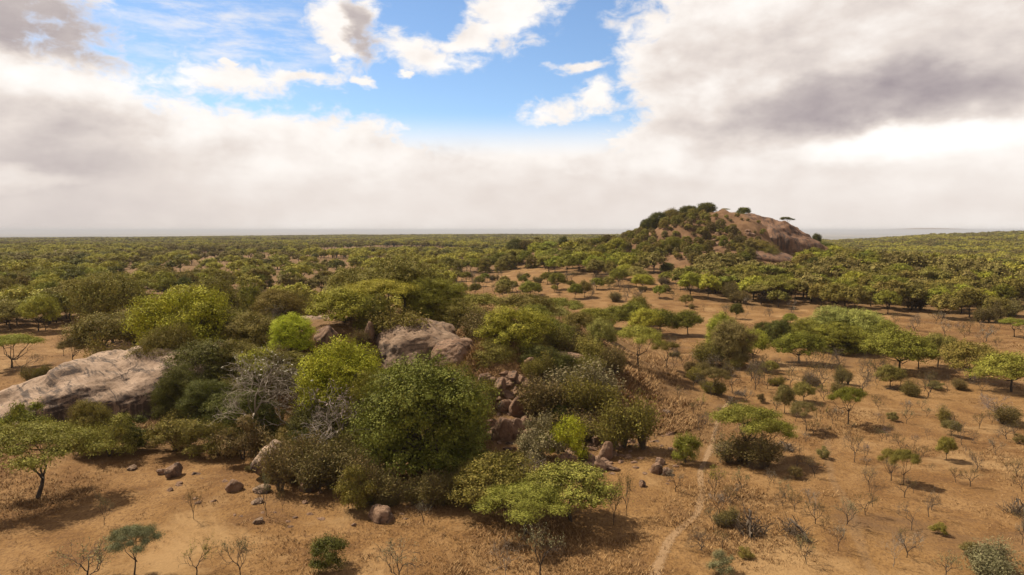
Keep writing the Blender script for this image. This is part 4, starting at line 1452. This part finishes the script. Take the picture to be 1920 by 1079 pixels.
    ('savanna_tree', 1380, 569, 24, DG, "small dark round tree alone at the clearing", dict(base=598)),
    ('sapling', 1361, 564, 24, OL, "thin upright tree beside the small dark round one", dict(base=596, variant=2)),
    ('savanna_tree', 1238, 586, 56, MG, "green tree at the end of the long dark hedge-like stand", dict(base=628)),
    ('savanna_tree', 1290, 588, 50, MG, "green tree with pale stems at the end of the dark stand", dict(base=628)),
    ('savanna_tree', 1213, 584, 54, LG, "yellow-topped tree in the dark stand before the clearing", dict(base=630)),
    ('savanna_tree', 1188, 574, 60, MG, "green tree midway in the dark stand before the clearing", dict(base=618)),
    ('savanna_tree', 1150, 580, 66, MG, "wide green tree in the dark stand before the clearing", dict(base=620)),
    ('savanna_tree', 1112, 584, 60, MG, "green tree at the near end of the dark stand", dict(base=622)),
    ('savanna_tree', 1085, 592, 60, OL, "olive tree joining the dark stand to the knoll", dict(base=632)),
    ('savanna_tree', 1195, 562, 44, MG, "tall green tree rising behind the dark stand", dict(base=608)),
    ('savanna_tree', 994, 527, 38, MG, "round bright green tree alone at the clearing past the knoll", dict(base=556)),
    ('savanna_tree', 1046, 512, 32, MG, "round topped dark green tree on the clearing with open legs", dict(base=543)),
    ('savanna_tree', 857, 532, 30, PG, "small pale topped tree past the knoll crest", dict(base=556)),
    ('savanna_tree', 1078, 532, 26, MG, "dark green tree of the small clump on the clearing", dict(base=560)),
    ('savanna_tree', 1096, 526, 26, OL, "olive tree of the small clump on the clearing", dict(base=558)),
    ('savanna_tree', 1193, 500, 40, PG, "bright pale topped tree below the hill", dict(base=528)),
    ('savanna_tree', 1205, 515, 40, LG, "light green tree in front of the bright pale topped one", dict(base=542)),
    ('savanna_tree', 1172, 496, 34, LG, "light round tree beside the bright pale topped one", dict(base=524)),
    ('savanna_tree', 1160, 504, 36, MG, "dark bellied tree at the edge of the clearing below the hill", dict(base=536)),
    ('leafy_tree', 1250, 493, 26, DG, "small dark round tree at the bare strip under the hill", dict(base=510)),
    ('savanna_tree', 72, 552, 62, LG, "light flat tree with dark trunk beyond the small clearing", dict(base=622)),
    ('savanna_tree', 125, 553, 50, MG, "dark trunked tree beyond the small clearing", dict(base=598)),
    ('savanna_tree', 20, 565, 70, OL, "olive tree beyond the small clearing at the edge of the view", dict(base=618)),
    ('sapling', 85, 588, 34, GG, "grey-green little tree before the dark trunked ones of the small clearing", dict(base=620, variant=3)),
    ('acacia_tree', 22, 627, 86, AC, "flat green acacia at the edge of the view across the small clearing", dict(base=690, variant=0)),
    ('bare_tree', 40, 662, 56, BR, "brown leafless bush under the flat green acacia", dict(base=700, variant=2)),
    ('thorn_bush', 70, 685, 40, OL, "low olive bush on the near side of the small clearing", dict(base=715)),
    ('acacia_tree', 138, 636, 42, BR, "dark forked small tree on the rim of the long slab", dict(base=688, variant=2)),
    ('bare_tree', 120, 625, 32, BR, "thin bare tree by the dark forked one on the slab rim", dict(base=668, variant=3)),
    # on the hill top
    ('savanna_tree', 1325, 380, 30, DG, "dark tree at the highest point of the hill thicket", dict(D=402)),
    ('savanna_tree', 1292, 386, 34, DG, "dark round tree on the hill crest beside the highest one", dict(D=402)),
    ('savanna_tree', 1262, 391, 30, OL, "olive round tree on the hill crest", dict(D=402)),
    ('savanna_tree', 1234, 398, 30, DG, "dark tree low on the hill crest", dict(D=400)),
    ('savanna_tree', 1215, 408, 24, DG, "dark tree at the shoulder of the hill crest", dict(D=398)),
    ('savanna_tree', 1395, 389, 26, DG, "round dark tree on top of a bush on the hill crest", dict(D=402)),
    ('leafy_tree', 1398, 400, 48, DG, "wide dark bush under the round tree on the hill crest", dict(D=398)),
    ('acacia_tree', 1360, 391, 13, OL, "tiny flat acacia on bare rock of the hill crest", dict(D=404)),
    ('acacia_tree', 1474, 407, 22, DG, "little flat acacia leaning on the bare dome of the hill", dict(D=404, lean=0.12)),
    ('savanna_tree', 1533, 438, 16, DG, "tiny dark tree at the steep end of the hill dome", dict(D=404)),
    ('savanna_tree', 1428, 425, 16, LG, "small light tree on the bare flank above the cliff", dict(D=385)),
    ('leafy_tree', 1263, 445, 42, MG, "bright green dense tree midway up the wooded hill flank", dict(D=352)),
    ('leafy_tree', 1415, 450, 56, OL, "rounded olive thicket right before the cliff", dict(D=338)),
    ('leafy_tree', 1440, 462, 44, OL, "second olive thicket before the cliff, lower down", dict(D=332)),
    ('leafy_tree', 1500, 478, 60, DG, "dark green tree clump under the cliff", dict(D=350)),
    ('leafy_tree', 1545, 455, 50, DG, "dark tree at the shaded end of the cliff", dict(D=395)),
    ('leafy_tree', 1565, 462, 40, LG, "light green tree at the shaded end of the cliff", dict(D=372)),
    ('leafy_tree', 1595, 468, 60, OL, "big olive tree past the end of the cliff", dict(D=375)),
    ('leafy_tree', 1630, 486, 44, MG, "green tree farthest past the end of the cliff", dict(D=370)),
    ('savanna_tree', 968, 448, 34, DG, "dark tree clump on the low shoulder away from the hill", dict(D=430)),
    ('savanna_tree', 985, 450, 28, BR, "brown tree on the low shoulder away from the hill", dict(D=428)),
    ('savanna_tree', 1056, 443, 18, DG, "palm-like dark tree on the low shoulder", dict(D=420)),
]
for k_, px_, top_, w_, col_, lab_, kw_ in TREES:
    if px_ > 1060 and 600 <= kw_.get('base', 0) <= 740 and k_ in ('savanna_tree', 'leafy_tree') and w_ > 40:
        w_, top_ = w_ * 1.06, top_ - 6
    plant(k_, px_, top_, w_, col_, lab_, **kw_)

# ------------------------------------------------------------------ plants by stands
ORD = "first second third fourth fifth sixth seventh eighth ninth tenth eleventh twelfth thirteenth fourteenth fifteenth sixteenth seventeenth eighteenth nineteenth twentieth".split()


PHRASE = {'savanna_tree': 'domed tree', 'acacia_tree': 'flat acacia', 'leafy_tree': 'leafy tree', 'thorn_bush': 'feathery bush', 'shrub': 'shrub', 'bare_tree': 'leafless tree', 'sapling': 'sapling', 'brush_heap': 'dead brush'}


def stand(poly, spacing, mix, hrange, place, group, seed, dmax=520, limit=None, ordinal=False, avoid=1.0, wrange=(0.74, 1.02), holes=()):
    """plants spread over a patch of ground whose outline is given as seen from the air"""
    rng = np.random.default_rng(seed)
    foot = np.array([hit(*q)[0] for q in poly])
    foot = np.array([q * min(1.0, dmax / q[1]) for q in foot])
    x0, y0 = foot[:, :2].min(0) - 3
    x1, y1 = foot[:, :2].max(0) + 3
    gx, gy = np.meshgrid(np.arange(x0, x1, spacing), np.arange(y0, y1, spacing))
    gx = gx + rng.uniform(-0.45, 0.45, gx.shape) * spacing
    gy = gy + rng.uniform(-0.45, 0.45, gy.shape) * spacing
    x, y = gx.ravel(), gy.ravel()
    z = terrain(x, y)
    px, py, dep = project(x, y, z)
    ok = in_poly(px, py, poly) & (dep < dmax)
    ok &= rng.random(len(x)) < 0.86
    for hp in holes:
        ok &= ~in_poly(px, py, hp)
    P = np.array(PLACED)
    keep = []
    for i in np.where(ok)[0]:
        d = np.hypot(P[:, 0] - x[i], P[:, 1] - y[i])
        if (d > avoid * (P[:, 2] + 0.4)).all():
            keep.append(i)
    keep.sort(key=lambda i: dep[i])
    if limit:
        keep = keep[:limit]
    keep.sort(key=lambda i: px[i])
    tot = sum(m[2] for m in mix)
    plan = []
    for i in keep:
        r = rng.random() * tot
        for key, col, wt in mix:
            r -= wt
            if r <= 0:
                break
        kk = 'mid_' + key if dep[i] > 165 and 'mid_' + key in PROTO else key
        pr = PROTO[kk][0]
        v = rng.random()
        h = (hrange[0] + (hrange[1] - hrange[0]) * v) * {'shrub': 0.55, 'thorn_bush': 0.62, 'brush_heap': 0.22}.get(key, 1.0)
        w = h * pr['w'] / pr['h'] * rng.uniform(*wrange)
        cname = {'bare_tree': 'grey' if col == GY else 'dark'}.get(key, CNAME[col])
        plan.append((i, kk, key, col, w, h, f"{'tall' if v > 0.5 else 'low'} {cname} {PHRASE[key]}"))
    total = {}
    for q in plan:
        total[q[6]] = total.get(q[6], 0) + 1
    seen = {}
    for i, kk, key, col, w, h, what in plan:
        n = seen[what] = seen.get(what, 0) + 1
        if total[what] == 1:
            lab, grp = f"only {what} {place}", group
        elif total[what] <= 12:
            lab, grp = f"{ORD[n - 1]} {what} from the left {place}", group
        else:
            lab, grp = f"{what} {place}", f"{what} - {group}"
        spawn(kk, x[i], y[i], w, h, col, lab, CAT[key], grp)
    return len(keep)


S = 'savanna_tree'
A = 'acacia_tree'
CNT = {}
CNT['left'] = stand([(0, 640), (60, 600), (150, 600), (250, 590), (300, 560), (560, 545), (600, 528), (600, 516), (0, 516)], 9.0,
      [(S, MG, 2), (S, LG, 3), (S, OL, 3), (A, AC, 0.9), (A, OL, 0.5), ('leafy_tree', DG, 0.8), ('leafy_tree', OL, 1.5)], (6.0, 9.6), "in the dense wood beyond the knoll", "dense wood beyond the knoll", 1, limit=85)
CNT['midwood'] = stand([(830, 500), (835, 478), (1000, 462), (1130, 462), (1185, 480), (1240, 505), (1150, 525), (1000, 508), (840, 516)], 8.6,
      [(S, MG, 2), (S, LG, 3), (S, OL, 2), (A, AC, 0.9), ('leafy_tree', OL, 1)], (5.8, 9.0), "in the wood past the hill clearing", "wood before the hill shoulder", 2, limit=70)
CNT['midclear'] = stand([(840, 520), (1130, 528), (1240, 520), (1320, 545), (1320, 585), (1050, 566), (850, 556)], 7.4,
      [(S, OL, 3), ('thorn_bush', BR, 2), ('bare_tree', GY, 2), ('bare_tree', BR, 2), ('sapling', BR, 1.5), (S, MG, 1)], (2.6, 5.4), "on the dry clearing before the hill", "scattered growth on the hill clearing", 3)
CNT['belt'] = stand([(1285, 558), (1285, 532), (1400, 515), (1640, 530), (1920, 552), (1920, 612), (1720, 592), (1560, 584), (1420, 572)], 7.9,
      [(S, MG, 2), (S, LG, 2.4), (S, OL, 3), (A, AC, 1.5), (A, OL, 1.0), ('thorn_bush', BR, 0.8)], (6.2, 8.8), "in the belt beyond the straw clearing", "tree belt beyond the straw clearing", 4, limit=92)
CNT['hill'] = stand([(1150, 470), (1190, 438), (1215, 420), (1330, 398), (1350, 410), (1375, 425), (1410, 460), (1420, 500), (1290, 498), (1200, 490)], 4.9,
      [('leafy_tree', OL, 2), ('shrub', BR, 3), ('shrub', OL, 2), ('leafy_tree', MG, 0.9), (S, OL, 1), ('leafy_tree', BR, 0.8)], (3.4, 6.0), "on the wooded flank of the rocky hill", "scrub on the hill flank", 5)
CNT['hillfoot'] = stand([(1480, 505), (1540, 488), (1640, 500), (1660, 528), (1400, 516), (1330, 512)], 8.5,
      [('leafy_tree', DG, 2), ('leafy_tree', MG, 2), (S, LG, 2), (S, OL, 1)], (6.0, 9.0), "in the grove under the cliff", "grove below the cliff", 6,
      holes=([(1375, 484), (1495, 484), (1500, 524), (1395, 524)],))
CNT['clearing'] = stand([(1300, 605), (1400, 578), (1560, 586), (1700, 600), (1920, 616), (1920, 690), (1850, 660), (1640, 600), (1540, 590)], 7.0,
      [('bare_tree', GY, 2), ('sapling', GY, 3), ('sapling', BR, 2), ('thorn_bush', GY, 1)], (2.0, 4.2), "on the straw clearing", "bare trees on the straw clearing", 7, limit=40)
CNT['scrub'] = stand([(1250, 650), (1330, 690), (1450, 690), (1600, 680), (1700, 715), (1860, 735), (1840, 770), (1640, 745), (1440, 740), (1330, 745), (1270, 715)], 3.7,
      [('thorn_bush', BR, 1.6), ('bare_tree', GY, 2.6), ('bare_tree', BR, 2.0), ('sapling', BR, 3.5), ('thorn_bush', OL, 0.7), (S, OL, 0.4), ('brush_heap', GY, 0.7)], (2.0, 4.4), "in the scrub band below the tree row", "dry scrub below the tree row", 8, avoid=0.6)
CNT['open'] = stand([(1290, 770), (1440, 750), (1640, 750), (1920, 800), (1920, 1079), (1300, 1079), (1340, 950), (1340, 850)], 3.7,
      [('sapling', BR, 4), ('bare_tree', BR, 2), ('shrub', BR, 0.8), ('sapling', GG, 2), ('sapling', GY, 2)], (1.1, 2.4), "on the open orange ground", "small plants on the open ground", 9)
CNT['knoll'] = stand([(260, 700), (380, 600), (600, 560), (700, 570), (720, 640), (700, 700), (900, 690), (1040, 640), (1140, 700), (1090, 800), (900, 880), (700, 900), (480, 860), (330, 830)], 4.4,
      [('thorn_bush', BR, 3), ('shrub', OL, 3), ('thorn_bush', OL, 3), ('shrub', DG, 3.0), ('bare_tree', GY, 0.5)], (3.2, 6.4), "in the tangled thicket covering the knoll", "thicket on the rocky knoll", 10, avoid=0.35,
      holes=([(885, 690), (1000, 680), (1015, 790), (1160, 815), (1165, 890), (890, 860)], [(385, 780), (580, 780), (570, 850), (400, 850)], [(540, 570), (700, 570), (700, 640), (560, 640)]))
CNT['shade'] = stand([(420, 900), (520, 860), (700, 900), (900, 880), (1000, 860), (900, 960), (700, 960), (560, 930)], 3.3,
      [('thorn_bush', BR, 3), ('shrub', BR, 1.5)], (1.0, 2.4), "in the shade along the knoll foot", "dry bushes at the knoll foot", 11, avoid=0.4)
CNT['behind'] = stand([(600, 520), (850, 520), (850, 552), (600, 552)], 8.0,
      [(S, OL, 3), (S, MG, 1), (A, OL, 1), ('thorn_bush', BR, 1)], (3.5, 6.0), "just past the crest of the knoll", "trees behind the knoll crest", 12)
CNT['flank'] = stand([(1345, 402), (1420, 412), (1440, 440), (1430, 500), (1400, 480), (1375, 430)], 5.0,
      [('shrub', BR, 3), ('shrub', OL, 3), ('leafy_tree', OL, 1)], (2.4, 4.6), "on the bare flank beside the cliff", "shrubs on the bare hill flank", 13)
CNT['shoulder'] = stand([(930, 474), (960, 446), (1060, 440), (1195, 436), (1200, 470), (1080, 474)], 6.5,
      [('shrub', BR, 3), ('leafy_tree', BR, 1), ('leafy_tree', OL, 1.5), ('shrub', OL, 2), (S, MG, 1)], (3.4, 6.0), "on the low shoulder beside the hill", "bushes on the hill shoulder", 14)
print("STANDS", CNT)

# ------------------------------------------------------------------ woodland too dense to count: one scattered mass
def build_woodland():
    src = bpy.data.collections.new("woodland_kinds")
    kinds = []
    cols = [(0.145, 0.128, 0.024), (0.115, 0.103, 0.022), (0.205, 0.18, 0.028), (0.125, 0.098, 0.028), (0.165, 0.148, 0.025), (0.078, 0.074, 0.018)]
    fm = [foliage_mat(f"woodland_leaf_{i}", fixed=c_) for i, c_ in enumerate(cols)]
    for v in range(6):      # single trees
        rng = np.random.default_rng(1200 + v)
        bl = shape_dome(rng, 11, 3.2, 3.3, 2.6, -0.1, (1.3, 1.9)) if v != 4 else shape_umbrella(rng, 8, 4.2, 6.2)
        b = MB()
        sub_clumps(b, bl, 1700, 0.50, rng, 0.8, 0.65, 0.40, 0.62, -0.4, 12)
        b.tube([(0, 0, -1), (0.1, 0, 1.4), (0.0, 0.1, 3.4)], (0.24, 0.17, 0.13), 4, 1)
        for q in range(4):
            e = bl[q * 2][0]
            b.tube([(0.0, 0.1, 1.7), ((e[0]) * 0.5, e[1] * 0.5, 2.8), e], (0.12, 0.08, 0.04), 3, 1)
        o = bpy.data.objects.new(f"kind_a{v}", b.mesh("woodland_kind", [fm[v], M_BARK]))
        src.objects.link(o)
        kinds.append(o)
    for v in range(6):      # clumps of several crowns for the far distance
        rng = np.random.default_rng(1300 + v)
        b = MB()
        for q in range(7):
            cx, cy = rng.uniform(-9, 9), rng.uniform(-9, 9)
            R_ = rng.uniform(2.6, 4.2)
            hz = rng.uniform(4.5, 7.5)
            bl = [((cx + rng.normal() * R_ * 0.4, cy + rng.normal() * R_ * 0.4, hz - rng.uniform(0.8, 1.8)), (R_ * 0.7, R_ * 0.7, 1.5)) for _ in range(3)]
            sub_clumps(b, bl, 200, 1.1, rng, 0.9, 0.7, 0.42, 0.6, -0.3, 9)
        o = bpy.data.objects.new(f"kind_b{v}", b.mesh("woodland_kind", [fm[v], M_BARK]))
        src.objects.link(o)
        kinds.append(o)
    rng = np.random.default_rng(55)
    allp = []
    P = np.array(PLACED)

    def cand(d0, d1, sp):
        n = int((d1 * d1 - d0 * d0) * 0.5 * 1.9 / (sp * sp))
        d = np.sqrt(rng.uniform(d0 * d0, d1 * d1, n))
        a = rng.uniform(-0.95, 0.95, n)
        return d * np.tan(a * 0.85), d
    for d0, d1, sp, far in ((175, 620, 7.7, 0), (620, 1500, 9.2, 0), (1500, 3800, 14.0, 1)):
        x, y = cand(d0, d1, sp)
        z = terrain(x, y)
        px, py, dep = project(x, y, z)
        ok = z > -40
        for pl in CLEAR:
            ok &= ~(in_poly(px, py, pl))
        ok &= ~in_poly(px, py, [(1375, 484), (1495, 484), (1500, 528), (1395, 528)])
        # the near side carries plants of its own
        ok &= ~((px > 1240) & (y < 205))
        ok &= ~((px <= 1240) & (px > 820) & (y < 270))
        ok &= ~((px <= 600) & (y < 175))
        ok &= ~((px > 560) & (px <= 830) & (y < 185))
        hillm = (x > 40) & (x < 200) & (y > 300) & (y < 470)
        ok &= ~hillm
        ok &= ~((x > -20) & (x < 70) & (y > 330) & (y < 450) & (rng.random(len(x)) < 0.5))
        # thinner growth in patches
        den = fbm(x / 130, y / 130, seed=77, octv=3)
        ok &= rng.random(len(x)) < np.clip(0.74 + den * 0.95, 0.06, 1.0)
        ok &= ~((px > 560) & (px < 1000) & (y < 900) & (y > 330) & (rng.random(len(x)) < 0.35))
        idx = np.where(ok)[0]
        if d0 < 600:
            keep = []
            for i in idx:
                if y[i] > 480 or (np.hypot(P[:, 0] - x[i], P[:, 1] - y[i]) > P[:, 2] + 1.2).all():
                    keep.append(i)
            idx = np.array(keep)
        s = rng.uniform(0.72, 1.30, len(idx)) * (1.12 if d0 < 600 else 1.16 if not far else 1.08)
        k = rng.integers(0, 6, len(idx)) + (6 if far else 0)
        # kinds keep company with their like
        pat = vnoise(x[idx] / 55, y[idx] / 55, seed=88)
        k = np.where(pat > 0.28, 2 + (6 if far else 0), k)
        k = np.where(pat < -0.32, 3 + (6 if far else 0), k)
        allp.append(np.stack([x[idx], y[idx], z[idx] - 0.15, s, k, rng.uniform(0, 6.283, len(idx))], 1))
        print("woodland", d0, len(idx))
    A_ = np.concatenate(allp)
    me = bpy.data.meshes.new("woodland")
    me.vertices.add(len(A_))
    me.vertices.foreach_set('co', A_[:, :3].astype(np.float32).ravel())
    for nm, colm, ty in (('sc', 3, 'FLOAT'), ('pick', 4, 'INT'), ('turn', 5, 'FLOAT')):
        at_ = me.attributes.new(nm, ty, 'POINT')
        at_.data.foreach_set('value', A_[:, colm].astype(np.int32 if ty == 'INT' else np.float32))
    me.update()
    o = new_obj("woodland", me)
    ng = bpy.data.node_groups.new("woodland_scatter", 'GeometryNodeTree')
    ng.interface.new_socket('Geometry', in_out='INPUT', socket_type='NodeSocketGeometry')
    ng.interface.new_socket('Geometry', in_out='OUTPUT', socket_type='NodeSocketGeometry')
    gi = ng.nodes.new('NodeGroupInput')
    go = ng.nodes.new('NodeGroupOutput')
    ip = ng.nodes.new('GeometryNodeInstanceOnPoints')
    ci = ng.nodes.new('GeometryNodeCollectionInfo')
    ci.inputs['Collection'].default_value = src
    ci.inputs['Separate Children'].default_value = True
    ci.inputs['Reset Children'].default_value = True

    def named(nm, ty):
        n = ng.nodes.new('GeometryNodeInputNamedAttribute')
        n.data_type = ty
        n.inputs['Name'].default_value = nm
        return n.outputs['Attribute']
    L = ng.links.new
    L(gi.outputs[0], ip.inputs['Points'])
    L(ci.outputs[0], ip.inputs['Instance'])
    ip.inputs['Pick Instance'].default_value = True
    L(named('pick', 'INT'), ip.inputs['Instance Index'])
    cx = ng.nodes.new('ShaderNodeCombineXYZ')
    L(named('turn', 'FLOAT'), cx.inputs[2])
    L(cx.outputs[0], ip.inputs['Rotation'])
    L(named('sc', 'FLOAT'), ip.inputs['Scale'])
    L(ip.outputs[0], go.inputs[0])
    md = o.modifiers.new("scatter", 'NODES')
    md.node_group = ng
    tag(o, "unbroken green savanna woodland reaching to the horizon", "woodland", kind='stuff')


build_woodland()


# ------------------------------------------------------------------ straw grass: tufts as one mass
def build_grass():
    m, g = mat("straw")
    out = g.new('ShaderNodeOutputMaterial')
    p = g.new('ShaderNodeBsdfPrincipled')
    ri = g.new('ShaderNodeNewGeometry').outputs['Random Per Island']
    g.put(p.inputs['Base Color'], g.ramp(ri, [(0.0, (0.12, 0.062, 0.024)), (0.4, (0.21, 0.115, 0.045)), (0.8, (0.31, 0.185, 0.078)), (1.0, (0.40, 0.26, 0.12))]))
    p.inputs['Roughness'].default_value = 0.8
    p.inputs['Specular IOR Level'].default_value = 0.15
    g.t.links.new(p.outputs[0], out.inputs[0])
    rng = np.random.default_rng(66)
    n = 170000
    d = np.sqrt(rng.uniform(48 ** 2, 185 ** 2, n))
    d = np.where(rng.random(n) < 0.45, rng.uniform(48, 110, n), d)
    x = d * rng.uniform(-0.92, 0.92, n)
    y = d
    pat = fbm(x / 9, y / 9, seed=61, octv=3)
    kop = np.interp(x, KOP_X, KOP_Z, left=0, right=0) * sstep(76, 90, y) * (1 - sstep(140, 165, y))
    keep = rng.random(n) < np.clip(0.16 + pat * 0.95 + 0.6 * (kop > 1.5), 0.02, 1)
    x, y, kop = x[keep], y[keep], kop[keep]
    z = terrain(x, y)
    h = rng.uniform(0.06, 0.20, len(x)) * np.where(kop > 1.5, 2.4, 1.0) * np.clip(1 + pat[keep] * 0.6, 0.5, 1.7)
    b = MB()
    for q in range(5):
        a = rng.uniform(0, 6.283, len(x))
        off = rng.normal(size=(len(x), 2)) * 0.13
        bx, by = x + off[:, 0], y + off[:, 1]
        w = h * 0.09 + 0.010
        ln = h * rng.uniform(0.5, 1.6, len(x))
        ux, uy = np.cos(a), np.sin(a)
        p0 = np.stack([bx - uy * w, by + ux * w, z - 0.03], -1)
        p1 = np.stack([bx + uy * w, by - ux * w, z - 0.03], -1)
        tp = np.stack([bx + ux * ln, by + uy * ln, z + h * rng.uniform(0.7, 1.1, len(x))], -1)
        s2 = np.stack([uy * w * 0.25, -ux * w * 0.25, 0 * w], -1)
        v = np.stack([p0, p1, tp + s2, tp - s2], 1)
        b.add(v, np.arange(len(x) * 4).reshape(-1, 4))
    o = new_obj("dry_grass", b.mesh("dry_grass", m))
    tag(o, "short straw coloured dry grass over the orange earth", "grass", kind='stuff')


build_grass()


# ------------------------------------------------------------------ haze in the air
def build_haze():
    m, g = mat("air_haze")
    out = g.new('ShaderNodeOutputMaterial')
    v = g.new('ShaderNodeVolumePrincipled')
    v.inputs['Color'].default_value = (0.50, 0.53, 0.60, 1)
    v.inputs['Density'].default_value = 0.00006
    v.inputs['Anisotropy'].default_value = 0.0
    g.t.links.new(v.outputs[0], out.inputs['Volume'])
    X, z0, z1 = 95000.0, -152.0, 62.0
    vs = [(-X, -X, z0), (X, -X, z0), (X, X, z0), (-X, X, z0), (-X, -X, z1), (X, -X, z1), (X, X, z1), (-X, X, z1)]
    fs = [(0, 3, 2, 1), (4, 5, 6, 7), (0, 1, 5, 4), (1, 2, 6, 5), (2, 3, 7, 6), (3, 0, 4, 7)]
    me = bpy.data.meshes.new("haze")
    me.from_pydata(vs, [], fs)
    me.materials.append(m)
    tag(new_obj("haze", me), "thin dusty haze softening the far plain", "haze", kind='stuff')


build_haze()
